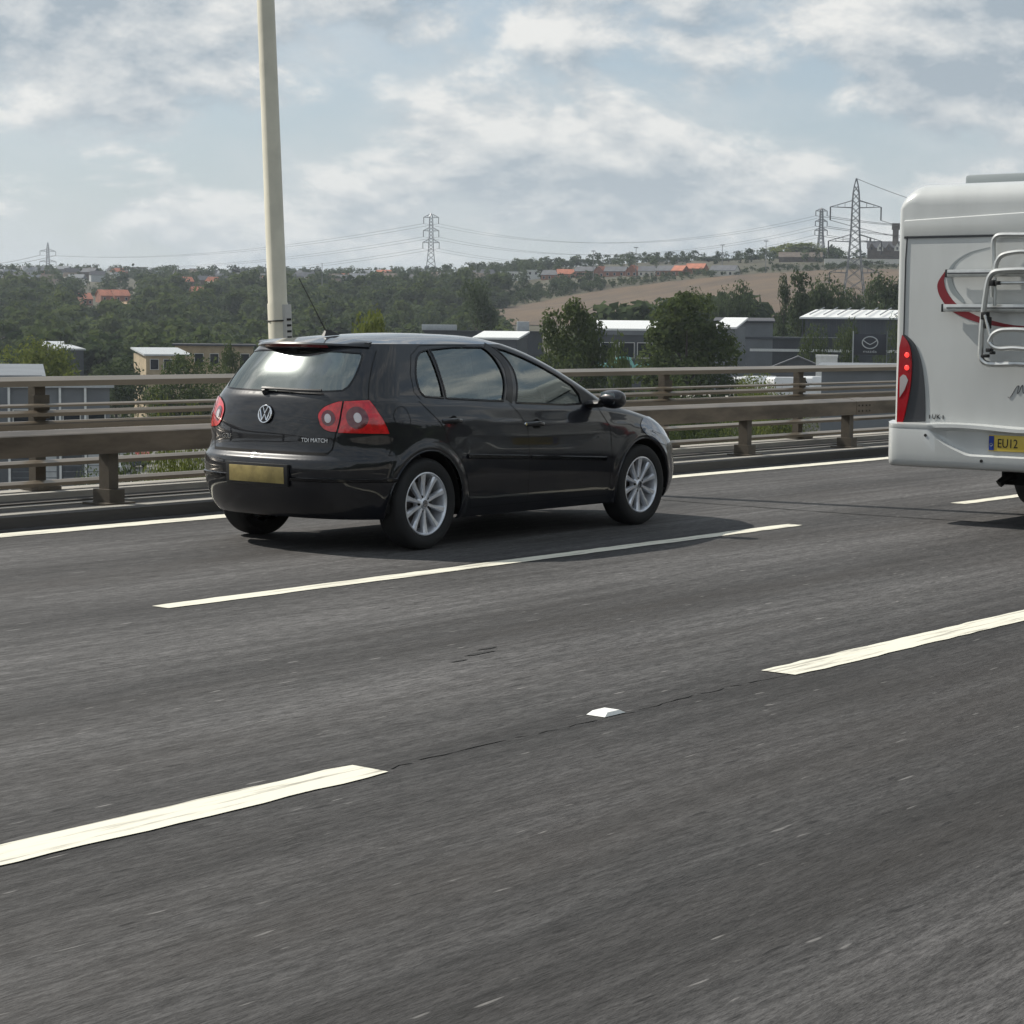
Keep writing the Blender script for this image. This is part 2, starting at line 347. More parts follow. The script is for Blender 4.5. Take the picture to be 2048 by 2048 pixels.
for k in range(-2, 6):
    j = MB(); j.prism([(-w-.004, h0-.003), (-w-.004, h1-.034), (0, h1+.004), (w+.004, h1+.004), (w+.004, h0-.003)], lambda y, z: (2.9+9.7*k, y, z), lambda y, z: (3.3+9.7*k, y, z)); sl = j.build('beam_sleeve', 'galv_brown', bar)
    for dx in (-.14, -.05, .05, .14):
        for zz in (.53, .60): q = MB(); q.lathe([(0, -.012), (.012, -.010), (.014, 0)], (3.1+9.7*k+dx, -w-.004, zz), 'y', 8); q.build('bolt', 'post_brown', sl)
# open parapet at the deck edge
par = thing('parapet', 'tall open viaduct parapet of slim horizontal rails on posts behind the crash barrier', 'parapet', (0, 3.95, 0))
def rail(zc, h, d, yo=0., m='rail_metal'):
    j = MB(); j.prism([(-d/2, zc-h/2), (-d/2, zc+h/2-min(.4*h, .3*d)), (.1*d, zc+h/2), (d/2, zc+h/2), (d/2, zc-h/2)], lambda y, z: (BX0, y+yo, z), lambda y, z: (BX1, y+yo, z)); j.build('rail', m, par)
rail(1.035, .08, .16); rail(.835, .028, .07, -.05); rail(.765, .05, .07); rail(.665, .07, .10); rail(.345, .05, .10, -.03); rail(.17, .05, .09)
pm = MB(); pm.box((0, .09, .55), (.11, .09, .94)); pm.box((0, .05, .13), (.24, .26, .03)); pm.box((0, .05, .82), (.17, .05, .2)); pm = pm.build('post', 'post_brown', par)
k = -8; pm.location = (.62, 0, 0)
while .62+3.16*k < BX1:
    if k: c = pm.copy(); COL.objects.link(c); c.parent = par; c.location = (.62+3.16*k, 0, 0)
    k += 1
# lamp column outside the parapet
LX, LY = 4.40, 4.78
lc = thing('lamp_column', 'tall cream lamp column with a louvred grey base door, rising behind the black car', 'lamp post', (LX, LY, -.6), 0.)
lc.rotation_euler = (math.radians(-1.5), math.radians(-1.7), 0)
j = MB(); j.tube([(0, 0, 0), (0, 0, 2.35), (0, 0, 2.36), (0, 0, 12.2)], [.104, .104, .097, .066], 16); j.build('shaft', 'column_paint', lc, smooth=True)
dr = MB(); dr.box((.034, -.086, 1.72), (.14, .045, 1.24), rz=.3); door = dr.build('base_door', 'door_grey', lc, bevel=.006)
for z in (2.19, 2.13, 2.07, 2.01, 1.95, 1.76, 1.65, 1.58):
    q = MB(); q.box((.040, -.107, z), (.088, .012, .022), rz=.3); q.build('louvre_slot', 'gap', door)
for z in (2.18, 1.78):
    q = MB(); q.tube([(.107*math.cos(a), .107*math.sin(a), z) for a in np.linspace(0, 2*math.pi, 25)[:-1]], .008, 6, closed=True); q.build('strap', 'print_black', lc)
q = MB(); q.tube([(0, 0, 12.1), (0, -.3, 12.5), (0, -1.6, 12.75)], [.06, .05, .045], 8); q.build('arm', 'column_paint', lc)
q = MB(); q.box((0, -2.0, 12.76), (.28, .8, .14)); q.build('lantern', 'decal_grey', lc, bevel=.03)
q = MB(); q.box((0, 0, .05), (.6, .6, .1)); q.box((0, -.35, .2), (.5, .5, .3)); q.build('bracket', 'concrete', lc)

# ---------------------------------------------------------------- black hatchback: body surface from plan slices
class PC:  # monotone cubic table
    def __init__(s,pts):
        a=np.array(pts,float);s.x=a[:,0];s.y=a[:,1];h=np.diff(s.x);d=np.diff(s.y)/h
        m=np.zeros(len(s.x));m[0]=d[0];m[-1]=d[-1]
        for i in range(1,len(d)):
            if d[i-1]*d[i]>0:
                w1=2*h[i]+h[i-1];w2=h[i]+2*h[i-1];m[i]=(w1+w2)/(w1/d[i-1]+w2/d[i])
        s.m=m
    def __call__(s,v):
        v=np.clip(np.asarray(v,float),s.x[0],s.x[-1]);i=np.clip(np.searchsorted(s.x,v)-1,0,len(s.x)-2)
        h=s.x[i+1]-s.x[i];t=(v-s.x[i])/h;t2=t*t;t3=t2*t
        return (2*t3-3*t2+1)*s.y[i]+(t3-2*t2+t)*h*s.m[i]+(-2*t3+3*t2)*s.y[i+1]+(t3-t2)*h*s.m[i+1]
def superell(p,q,ratio,n=400):
    th=np.linspace(0,np.pi/2,n*8);c=np.cos(th)**(2/p);s=np.sin(th)**(2/q)
    L=np.concatenate([[0],np.cumsum(np.hypot(np.diff(c)*ratio,np.diff(s)))]);L/=L[-1]
    return L,c,s
XR=PC([(.17,-.545),(.21,-.62),(.27,-.69),(.35,-.735),(.45,-.765),(.55,-.77),(.62,-.762),(.66,-.725),(.72,-.705),(.80,-.700),(.90,-.690),(.98,-.672),(1.04,-.652),(1.08,-.625),(1.2,-.545),(1.36,-.414),(1.42,-.36)])
XF=PC([(.17,3.28),(.25,3.40),(.35,3.445),(.5,3.455),(.6,3.44),(.7,3.40),(.8,3.30),(.9,2.9),(1.0,2.5)])
XFG=PC([(.90,2.52),(.98,2.36),(1.1,2.13),(1.25,1.82),(1.36,1.53),(1.42,1.30)])
ZS=PC([(-.8,1.055),(-.3,1.045),(.1,1.03),(.6,1.005),(1.18,.972),(1.8,.948),(2.1,.94),(2.36,.915),(2.7,.86),(2.9,.80),(3.05,.74),(3.2,.67),(3.46,.60)])
W=PC([(.17,.80),(.22,.835),(.30,.858),(.40,.868),(.50,.876),(.60,.879),(.70,.877),(.80,.873),(.855,.868),(.885,.855),(.93,.838),(.97,.822),(1.0,.800)])
TR=PC([(-.8,.945),(-.4,.968),(.2,.995),(1.0,1.0),(1.8,1.0),(2.4,.992),(2.8,.975),(3.2,.94),(3.5,.92)])
HR=PC([(-.6,.54),(-.3,.565),(.3,.60),(.9,.605),(1.3,.59),(1.8,.60),(2.4,.66)])
LC=PC([(.17,.50),(.45,.50),(.65,.50),(.85,.48),(1.0,.46),(1.08,.45),(1.42,.36)])
UNI=superell(2.0,3.0,.55)
ZT=1.405
def halfw(x,z):
    zs=ZS(x);v=z/zs
    lo=W(np.minimum(v,1.0))*TR(x)
    hb=W(1.0)*TR(x);t=np.clip((z-zs)/(ZT-zs),0,1.1);hr=HR(x)
    gh=hb+(hr-hb)*t+.018*t*(1-t)*4*.6
    o=np.where(z<=zs,lo,gh)
    for cx in (0,2.578):
        r=np.hypot(x-cx,z-.316);o=o+np.where(z<zs,.016*np.exp(-((r-.385)/.035)**2)+.004*np.exp(-((r-.45)/.09)**2),0)
    return o
def BP(S,z,gh=False):
    S=np.asarray(S,float);z=np.asarray(z,float)
    xr=XR(z);xf=XFG(z) if gh else XF(z);Lr=LC(z);Lf=.30 if gh else .55
    xa=xr+Lr;xb=xf-Lf
    L,c,s=UNI
    t=np.clip(S,0,1);cr=np.interp(t,L,c);sr=np.interp(t,L,s)
    t2=np.clip(5.2-S,0,1);cf=np.interp(t2,L,c);sf=np.interp(t2,L,s)
    x=np.where(S<1,xa-Lr*cr,np.where(S<=4.2,xa+(xb-xa)*(S-1)/3.2,xb+Lf*cf))
    k=np.where(S<1,sr,np.where(S<=4.2,1.,sf))
    y=-halfw(np.maximum(x,xa-.25),z)*k
    return np.stack([x,y,z+0*x],-1)
def S_from_x(x,z,gh=False):
    xr=XR(z);xf=XFG(z) if gh else XF(z);Lr=LC(z);Lf=.30 if gh else .55
    xa=xr+Lr;xb=xf-Lf;L,c,s=UNI
    r=np.interp(np.clip((xa-x)/Lr,0,1),c[::-1],L[::-1]);f=5.2-np.interp(np.clip((x-xb)/Lf,0,1),c[::-1],L[::-1])
    return np.where(x<xa,r,np.where(x<=xb,1+3.2*(x-xa)/(xb-xa),f))
def bnormal(S, z, gh):
    e = 1e-3
    a = (BP(np.minimum(S+e, 5.2), z, gh)-BP(np.maximum(S-e, 0), z, gh)); b = BP(S, z+e, gh)-BP(S, z-e, gh)
    n = np.cross(a, b); n /= np.maximum(np.linalg.norm(n, axis=-1, keepdims=True), 1e-9); n = np.where(n[..., 1:2] > .02, -n, n)
    c = S < 1e-6
    if np.any(c): n[c, 1] = 0; n /= np.maximum(np.linalg.norm(n, axis=-1, keepdims=True), 1e-9); n[c] = np.where(n[c][:, :1] > 0, -n[c], n[c])
    c = S > 5.199
    if np.any(c): n[c, 1] = 0; n[c] = np.where(n[c][:, :1] < 0, -n[c], n[c])
    return n
def dens(pts, step=.03, closed=True):
    out = []; n = len(pts)
    for i in range(n if closed else n-1):
        a, b = np.array(pts[i], float), np.array(pts[(i+1) % n], float); m = max(1, int(np.hypot(*(b-a))/step))
        out += [tuple(a+(b-a)*j/m) for j in range(m)]
    if not closed: out.append(tuple(map(float, pts[-1])))
    return out
def xz(pts, gh=False, step=.03, closed=True):      # outline given as (x, z) on the car's flank
    return [(float(S_from_x(np.array(x), np.array(z), gh)), z) for x, z in dens(pts, step, closed)]
def smooth_pts(pts, k=5, closed=True):      # Catmull-Rom
    P_ = [np.array(p, float) for p in pts]; n = len(P_); out = []
    for i in range(n if closed else n-1):
        g = (lambda j: P_[j % n]) if closed else (lambda j: P_[min(max(j, 0), n-1)])
        a, b, c, d = g(i-1), g(i), g(i+1), g(i+2)
        for t in np.arange(k)/k: out.append(tuple(.5*((2*b)+(-a+c)*t+(2*a-5*b+4*c-d)*t*t+(-a+3*b-3*c+d)*t**3)))
    if not closed: out.append(tuple(P_[-1]))
    return out
def inside(pts, poly):
    x, y = pts[:, 0], pts[:, 1]; r = np.zeros(len(pts), bool); n = len(poly); q = np.array(poly)
    for i in range(n):
        x1, y1 = q[i]; x2, y2 = q[(i+1) % n]
        if y1 == y2: continue
        c = ((y1 > y) != (y2 > y)) & (x < (x2-x1)*(y-y1)/(y2-y1)+x1); r ^= c
    return r
def zone(outer, holes, regions, gh, ds=.035, dz=.028):
    polys = [outer]+holes+[p for _, p in regions]; vs = []; es = []
    for p in polys:
        n0 = len(vs); vs += [Vector((float(a), float(b))) for a, b in p]; es += [(n0+i, n0+(i+1) % len(p)) for i in range(len(p))]
    o = np.array(outer); g = np.array([(s+(.5*ds if j % 2 else 0), z) for j, z in enumerate(np.arange(o[:, 1].min()+dz/2, o[:, 1].max(), dz) if gh else np.concatenate([np.arange(o[:, 1].min()+dz/2, .60, dz), np.arange(.60, .74, .0075), np.arange(.75, o[:, 1].max(), dz)])) for s in np.concatenate([np.arange(0, .3, ds/2.5) if gh else np.arange(0, .3, ds*.4), np.arange(.3, 5.2, ds)])])
    g = g[inside(g, outer)]
    allc = np.array([(v.x, v.y) for v in vs])
    keep = np.ones(len(g), bool)
    for i in range(0, len(g), 2000):
        d = np.min(np.hypot(g[i:i+2000, None, 0]-allc[None, :, 0], g[i:i+2000, None, 1]-allc[None, :, 1]), 1); keep[i:i+2000] = d > (.012 if gh else .005)
    vs += [Vector((float(a), float(b))) for a, b in g[keep]]
    V, E_, F, *_ = delaunay_2d_cdt(vs, es, [], 0, 1e-5)
    V = np.array([(v.x, v.y) for v in V]); F = np.array([tuple(f) for f in F]); C = V[F].mean(1)
    ok = inside(C, outer)
    for h in holes: ok &= ~inside(C, h)
    lab = np.full(len(F), -1)
    for k in range(len(regions)-1, -1, -1): lab[inside(C, regions[k][1])] = k
    res = {}
    for k in range(-1, len(regions)):
        f = F[ok & (lab == k)]
        if len(f) == 0: continue
        u, inv = np.unique(f, return_inverse=True); nm = 'rest' if k < 0 else regions[k][0]
        res.setdefault(nm, []).append((V[u], inv.reshape(-1, 3)))
    return res
GO = Vector((1.289, 0, 0))
golf = thing('hatchback_car', 'black five-door hatchback with silver alloy wheels driving in the lane next to the barrier', 'car', GO)
def surf_part(name, pieces, gh, m, parent=None, off=0., side='R', loc=True):
    """side R, L (mirrored) or B (both halves in one mesh)"""
    v = []; f = []; nn = []
    for V, F in pieces:
        P3 = BP(V[:, 0], V[:, 1], gh); n = bnormal(V[:, 0], V[:, 1], gh); P3 = P3+n*off
        a, b, c = P3[F[:, 0]], P3[F[:, 1]], P3[F[:, 2]]; fn = np.cross(b-a, c-a); flip = (fn*n[F[:, 0]]).sum(1) < 0
        F = np.where(flip[:, None], F[:, ::-1], F)
        for sgn in ((1,) if side == 'R' else (-1,) if side == 'L' else (1, -1)):
            k = len(v); v += [tuple(p*[1, sgn, 1]) for p in P3]; nn += [tuple(p*[1, sgn, 1]) for p in n]; f += [tuple(q+k) for q in (F if sgn > 0 else F[:, ::-1])]
    me = new_mesh(name, v, f, m, True); me.normals_split_custom_set_from_vertices(nn)
    return link(name, me, parent or golf, -GO if parent is None else None)
def ribbon(pts, gh, w, off, mbd, closed=False, bulge=0.):
    V = np.array(pts, float); P3 = BP(np.abs(V[:, 0]), V[:, 1], gh); n = bnormal(np.abs(V[:, 0]), V[:, 1], gh); sg = np.where(V[:, 0] < 0, -1, 1)
    P3[:, 1] *= sg; n[:, 1] *= sg
    t = np.roll(P3, -1, 0)-np.roll(P3, 1, 0)
    if not closed: t[0] = P3[1]-P3[0]; t[-1] = P3[-1]-P3[-2]
    t /= np.maximum(np.linalg.norm(t, axis=1, keepdims=True), 1e-9); s = np.cross(n, t); m = len(P3)
    rows = [P3-s*w/2+n*off, P3-s*w*.3+n*(off+bulge), P3+s*w*.3+n*(off+bulge), P3+s*w/2+n*off] if bulge else [P3-s*w/2+n*off, P3+s*w/2+n*off]
    v = [tuple(r[i]) for i in range(m) for r in rows]; k = len(rows); f = []
    for i in range(m if closed else m-1):
        for j in range(k-1): a = i*k+j; b = ((i+1) % m)*k+j; f.append((a, b, b+1, a+1))
    mbd.add(v, f); return mbd
def build_lr(mbd, name, m):
    mbd.build(name, m, golf, True, -GO); q = MB(); q.add(mirror_y(mbd.v), [tuple(reversed(k)) for k in mbd.f]); q.build(name, m, golf, True, -GO)
def both(mbd):
    n = len(mbd.v); v, f = list(mbd.v), list(mbd.f); mbd.add(mirror_y(v), [tuple(reversed(q)) for q in f]); return mbd
def ztop(S, gh=False):
    z = 1.0
    for _ in range(60): x = BP(np.array([S]), np.array([z]), gh)[0, 0]; z = .5*z+.5*float(ZS(x))
    return z
# --- outlines on the flank and the rear (S runs round the plan from the rear centre, z is height)
arc = lambda cx, r, a0, a1, n=26: [(cx+r*math.cos(a), .316+r*math.sin(a)) for a in np.linspace(a0, a1, n)]
R1, R2 = .362, .362
def archS(cx, r): return [(float(S_from_x(np.array(x), np.array(z))), z) for x, z in arc(cx, r, -.62, math.pi+.62, 40)]
top = [(s, ztop(s)) for s in np.linspace(5.2, 0, 160)]
outer = [(s, .225-.030*min(1, max(0, (s-.8)/.35))) for s in np.linspace(0, 5.2, 150)]+top
hole_r = archS(0, R1); hole_f = archS(2.578, R2)
lamp_in = smooth_pts([(.427, .911), (.434, .941), (.467, .977), (.516, 1.001), (.566, 1.017)], 4, False)+dens([(.592, 1.02), (.573, .924), (.548, .819)], .03, False)+smooth_pts([(.514, .819), (.472, .834), (.44, .866)], 4, False)
lamp_out = dens([(.604, 1.02), (.766, 1.028), (.797, .984), (.834, .909), (.858, .85), (.873, .807), (.560, .813), (.584, .925)], .03)
hatch_line = [(.548, .819), (.535, .76), (.525, .70), (.500, .668)]
tailgate = dens([(0, .668), (.500, .668), (.525, .70), (.535, .76), (.554, .816), (.578, .924), (.598, 1.02), (.763, 1.0285), (.763, 1.09), (0, 1.09)], .03)
bump_r = dens([(0, .18), (.955, .18), (.955, .30), (.93, .40), (.925, .66), (.90, .72), (.873, .80), (.556, .808), (.533, .757), (.523, .697), (.498, .662), (0, .662)], .03)
rd_rear = [(-.035, 1.06), (-.03, 1.018), (.10, .90), (.165, .83), (.195, .76)]+arc(0, .445, 1.05, .18, 8)+[(.455, .335), (.475, .262)]
mid = [(1.115, .262), (1.122, .332), (1.118, .60), (1.10, .80), (1.045, .90), (.97, .982), (.955, 1.06)]
rear_door = xz(rd_rear+mid)
fd_front = [(2.10, .262), (2.128, .34), (2.147, .565), (2.132, .77), (2.06, .89), (2.02, 1.0)]
front_door = xz(mid[::-1]+fd_front)
sill = xz([(.30, .18), (2.30, .18), (2.30, .258), (.30, .258)])
headl = smooth_pts([(3.93, .735), (4.02, .80), (4.33, .835), (4.55, .70), (4.62, .62), (4.40, .60), (4.16, .625), (4.0, .68)], 4)
bump_f = dens([(4.02, .18), (5.2, .18), (5.2, .60), (4.62, .60), (4.40, .59), (4.16, .61), (4.05, .60), (4.0, .45)], .04)
grille = dens([(4.75, .50), (5.2, .50), (5.2, .62), (4.70, .62)], .04)
A = zone(outer, [hole_r, hole_f], [('lamp_in', lamp_in), ('lamp_out', lamp_out), ('tailgate', tailgate), ('bump_r', bump_r), ('rear_door', rear_door), ('front_door', front_door), ('sill', sill), ('headl', headl), ('bump_f', bump_f)], False)
surf_part('rear_bumper', A['bump_r'], False, 'car_paint', side='B')
surf_part('front_bumper', A['bump_f'], False, 'car_paint', side='B')
tg = surf_part('tailgate', A['tailgate'], False, 'car_paint', side='B')
doors = {}
for sd in 'RL':
    surf_part('body_side', A['rest'], False, 'car_paint', side=sd)
    doors['r'+sd] = surf_part('rear_door', A['rear_door'], False, 'car_paint', side=sd); doors['f'+sd] = surf_part('front_door', A['front_door'], False, 'car_paint', side=sd)
    surf_part('sill', A['sill'], False, 'car_paint', side=sd); surf_part('headlight', A['headl'], False, 'headlamp_lens', side=sd, off=.004)
    tl = surf_part('tail_light', A['lamp_out'], False, 'red_lens', side=sd, off=.006)
    ti = surf_part('tail_light', A['lamp_in'], False, 'red_lens', side=sd, off=.006)
    sg = 1 if sd == 'R' else -1
    def disc(cs, cz, rs, rz, off, m, nm, par, r0=0.):
        rr = [r0, .55+.45*r0, 1.]; V = []; F = []
        for r in rr:
            for a in np.linspace(0, 2*math.pi, 29)[:-1]: V.append((cs+rs*r*math.cos(a), cz+rz*r*math.sin(a)))
        for i in range(2):
            for q in range(28): a, b2, c, d = i*28+q, i*28+(q+1) % 28, (i+1)*28+(q+1) % 28, (i+1)*28+q; F += [(a, b2, c), (a, c, d)]
        o = surf_part(nm, [(np.array(V), np.array(F))], False, m, side=sd, off=off); o.parent = par; o.location = (0, 0, 0)
        return o
    disc(.680, .913, .068, .073, .0085, 'red_dark', 'reflector_bowl', tl); disc(.682, .913, .024, .032, .0105, 'clear_lens', 'bulb', tl)
    disc(.497, .909, .046, .052, .0085, 'red_dark', 'reflector_bowl', ti); disc(.494, .906, .022, .030, .0105, 'clear_lens', 'bulb', ti)
# --- greenhouse
def zbot(S):
    z = max(ztop(S, True), .935); return z+.0
gout = [(s, zbot(s)) for s in np.linspace(0, 5.2, 150)]+[(s, ZT) for s in np.linspace(5.2, 0, 150)]
rear_glass = smooth_pts([(0, 1.078), (.22, 1.08), (.45, 1.084), (.585, 1.092)], 4, False)+smooth_pts([(.62, 1.115), (.665, 1.19), (.700, 1.31), (.685, 1.342)], 4, False)+[(.5, 1.352), (.25, 1.356), (0, 1.356)]
rear_glass = dens(rear_glass, .03)
quarter = smooth_pts([(1.56, 1.352), (1.40, 1.30), (1.305, 1.20), (1.291, 1.123), (1.319, 1.076), (1.38, 1.047)], 4, False)+dens([(1.66, 1.034), (1.72, 1.20), (1.775, 1.366)], .04, False)
rdg = dens([(1.845, 1.368), (2.6, 1.385), (3.48, 1.384), (3.30, 1.31), (2.95, 1.15), (2.60, 1.0), (2.42, 1.005), (1.70, 1.032), (1.75, 1.18)], .04)
fdg = dens([(3.80, 1.384), (3.98, 1.365), (4.08, 1.315), (4.13, 1.25), (4.15, 1.18), (4.15, 1.10), (4.05, 1.03), (3.87, .962), (3.58, .957), (2.79, .985), (3.15, 1.13), (3.50, 1.27)], .04)
sail = dens([(4.15, 1.10), (4.22, 1.06), (4.20, .96), (3.87, .962), (4.05, 1.03)], .04)
hatch_fr = dens([(0, 1.03), (.763, 1.03), (.762, 1.133), (.782, 1.267), (.809, 1.357), (.80, 1.41), (0, 1.41)], .03)
shield = dens([(4.42, .95), (5.2, .95), (5.2, 1.385), (4.62, 1.385), (4.50, 1.30), (4.45, 1.15)], .04)
B = zone(gout, [], [('rg', rear_glass), ('q', quarter), ('rd', rdg), ('fd', fdg), ('sail', sail), ('ws', shield), ('hf', hatch_fr)], True)
rw = surf_part('rear_window', B['rg'], True, 'rear_glass', side='B', off=-.003)
surf_part('windscreen', B['ws'], True, 'tinted_glass', side='B', off=-.004)
surf_part('tailgate_frame', B['hf'], True, 'car_paint', side='B')
for sd in 'RL':
    surf_part('pillars', B['rest'], True, 'car_paint', side=sd); surf_part('mirror_sail', B['sail'], True, 'black_plastic', side=sd)
    for nm, k in (('quarter_window', 'q'), ('rear_door_window', 'rd'), ('front_door_window', 'fd')): surf_part(nm, B[k], True, 'tinted_glass', side=sd, off=-.006)
# window seals and dark B-pillar covers
mb = MB()
for p in (quarter, rdg, fdg): ribbon(p, True, .016, .002, mb, True, .003)
build_lr(mb, 'window_seals', 'gloss_black')
mb = MB(); ribbon([q for q in rear_glass if q[0] > 1e-6], True, .014, .001, mb); build_lr(mb, 'rear_window_seal', 'gloss_black')
mb = MB(); ribbon(dens([(2.69, .995), (3.05, 1.15), (3.42, 1.29), (3.64, 1.392)], .04, False), True, .066, .0015, mb); build_lr(mb, 'pillar_cover', 'gloss_black')
# shut lines
mb = MB()
for p in (xz(rd_rear[1:], closed=False), xz(mid[:-1], closed=False), xz(fd_front, closed=False), xz([(.475, .262), (1.115, .262), (2.10, .262)], closed=False)): ribbon(p, False, .006, .0012, mb)
ribbon(dens([(.763, 1.03), (.762, 1.133), (.782, 1.267), (.809, 1.357)], .03, False), True, .006, .0012, mb)
ribbon(dens(hatch_line, .02, False), False, .010, .0012, mb)
ribbon([(.873+.012*math.sin(t*3), .80-.14*t) for t in np.linspace(0, 1, 12)]+[(.925, .66), (.935, .5), (.945, .40)], False, .005, .0012, mb)
ribbon([(.99+.075*math.cos(a), .913+.073*math.sin(a)) for a in np.linspace(0, 2*math.pi, 40)[:-1]], False, .004, .0012, mb, True)
ribbon(dens(lamp_out, .03), False, .009, .004, mb, True); ribbon(dens(lamp_in, .03), False, .009, .004, mb, True)
ribbon(dens([(3.06, 1.385), (3.0, 1.398), (2.2, 1.398), (1.60, 1.392), (1.30, 1.33), (1.20, 1.2), (1.21, 1.08), (1.30, 1.03)], .05, False), True, .004, .0012, mb)
build_lr(mb, 'shut_lines', 'gap')
mb = MB(); ribbon([(s, .668) for s in np.linspace(-.50, .50, 70)], False, .020, .0016, mb); mb.build('tailgate_gap', 'gap', golf, True, -GO)
# bumper moulding and flank rub strips
mb = MB(); ribbon([(s, .496) for s in np.linspace(-.95, .95, 120)], False, .030, .001, mb, False, .010); mb.build('bumper_moulding', 'gloss_black', golf, True, -GO)
for sd in (1, -1):
    for pts, d in (((.41, .628, 1.105, .592), 'r'), ((1.14, .590, 2.07, .540), 'f')):
        mb = MB(); p = xz([(pts[0], pts[1]), (pts[2], pts[3])], closed=False); ribbon(p, False, .036, .0, mb, False, .011)
        if sd < 0: mb.v = mirror_y(mb.v)
        mb.build('rub_strip', 'gloss_black', doors[d+('R' if sd > 0 else 'L')], True)
# wheel arch lips
for cx in (0, 2.578):
    mb = MB(); ribbon(xz(arc(cx, .366, -.30, math.pi+.30, 40), closed=False), False, .014, -.001, mb, False, .006); build_lr(mb, 'arch_lip', 'car_paint')
# door handles
for sd in (1, -1):
    for (xa_, za), d in (((.26, .880), 'r'), ((1.195, .832), 'f')):
        y = -float(halfw(np.array(xa_), np.array(za)))
        mb = MB(); mb.tube([(xa_-.10, y+.004, za-.004), (xa_-.07, y-.022, za), (xa_, y-.034, za+.003), (xa_+.07, y-.022, za), (xa_+.10, y+.004, za-.004)], [(.012, .016)]*5, 8)
        if sd < 0: mb.v = mirror_y(mb.v)
        mb.build('handle', 'car_paint', doors[d+('R' if sd > 0 else 'L')], True)
        q = MB(); q.lathe([(.0, -.001), (.042, -.001), (.047, .0)], (xa_+.01, (y-.003), za-.012), 'y', 20); 
        if sd < 0: q.v = mirror_y(q.v)
        q.build('handle_recess', 'gap', doors[d+('R' if sd > 0 else 'L')], True)
    if sd > 0:
        mb = MB(); y = -float(halfw(np.array(1.085), np.array(.832))); mb.lathe([(0, -.008), (.010, -.008), (.012, 0)], (1.165-.085, y, .832), 'y', 14); mb.build('key_lock', 'chrome', doors['fR'], True)
# roof skin
ZC = PC([(-.45, 1.405), (-.2, 1.44), (.2, 1.468), (.6, 1.480), (1.0, 1.472), (1.25, 1.446), (1.5, 1.405)])
Ss = np.linspace(0, 5.2, 90); E0 = BP(Ss, Ss*0+ZT, True); rows = []; xm0, xm1 = E0[0, 0]+.35, E0[-1, 0]-.35
for r in np.linspace(0, 1, 14):
    x = E0[:, 0]+(np.clip(E0[:, 0], xm0, xm1)-E0[:, 0])*r; y = E0[:, 1]*(1-r); zz = ZC(x)-.030*(y/.6)**2
    rows.append(np.stack([x, y, ZT+(np.maximum(zz, ZT)-ZT)*(1-(1-r)**5)], -1))
m_, n_ = len(rows), len(Ss); v = [tuple(p) for g in rows for p in g]; f = [(i*n_+j, i*n_+j+1, (i+1)*n_+j+1, (i+1)*n_+j) for i in range(m_-1) for j in range(n_-1)]
mb = MB(); mb.add(v, f); both(mb); bm = None
o = mb.build('roof', 'car_paint', golf, True, -GO)
bm = bmesh.new(); bm.from_mesh(o.data); bmesh.ops.remove_doubles(bm, verts=bm.verts, dist=.0005); bmesh.ops.recalc_face_normals(bm, faces=bm.faces); bm.to_mesh(o.data); bm.free()
# bonnet
bs = [s for s in np.linspace(3.2, 5.2, 60)]; bp_ = []
for s in bs:
    z = ztop(s); p = BP(np.array([s]), np.array([z]))[0]
    if p[0] > 1.98: bp_.append(p)
v = []; f = []; nc = 15
for p in bp_:
    for t in np.linspace(-1, 1, nc): v.append((p[0], -p[1]*t, p[2]+.055*(1-t*t)*min(1, abs(p[1])/.6)))
for i in range(len(bp_)-1):
    for j in range(nc-1): f.append((i*nc+j, i*nc+j+1, (i+1)*nc+j+1, (i+1)*nc+j))
mb = MB(); mb.add(v, f); mb.build('bonnet', 'car_paint', golf, True, -GO)
# roof spoiler with high brake light
ys = np.linspace(-.53, .53, 41); sec = []
for y in ys:
    t = abs(y)/.6; xt = -.465+.30*t**2.3; zt = 1.412-.022*t**2; fz = float(ZC(-.30))-.03*t*t+.004
    sec.append([(-.20, y, float(ZC(-.20))-.03*t*t+.004), (-.33+.10*t, y*1.0, zt+.016), (xt+.01, y, zt), (xt, y, zt-.012), (xt+.02, y, zt-.034), (-.40+.20*t, y*.98, 1.362), (-.22, y*.97, 1.365)])
v = [p for s in sec for p in s]; k = 7; f = [(i*k+j, i*k+(j+1) % k, (i+1)*k+(j+1) % k, (i+1)*k+j) for i in range(len(ys)-1) for j in range(k)]+[tuple(range(k)), tuple(range((len(ys)-1)*k, len(ys)*k))[::-1]]
mb = MB(); mb.add(v, f); spo = mb.build('roof_spoiler', 'car_paint', golf, True, -GO)
v = []; f = []
for i, y in enumerate(np.linspace(-.30, .30, 13)):
    t = abs(y)/.6; xt = -.465+.30*t**2.3; zt = 1.412-.022*t**2; v += [(xt-.002, y, zt-.013), (xt+.015, y, zt-.033)]
mb = MB(); mb.add(v, [(2*i, 2*i+2, 2*i+3, 2*i+1) for i in range(12)]); mb.build('brake_light_strip', 'red_dark', spo)
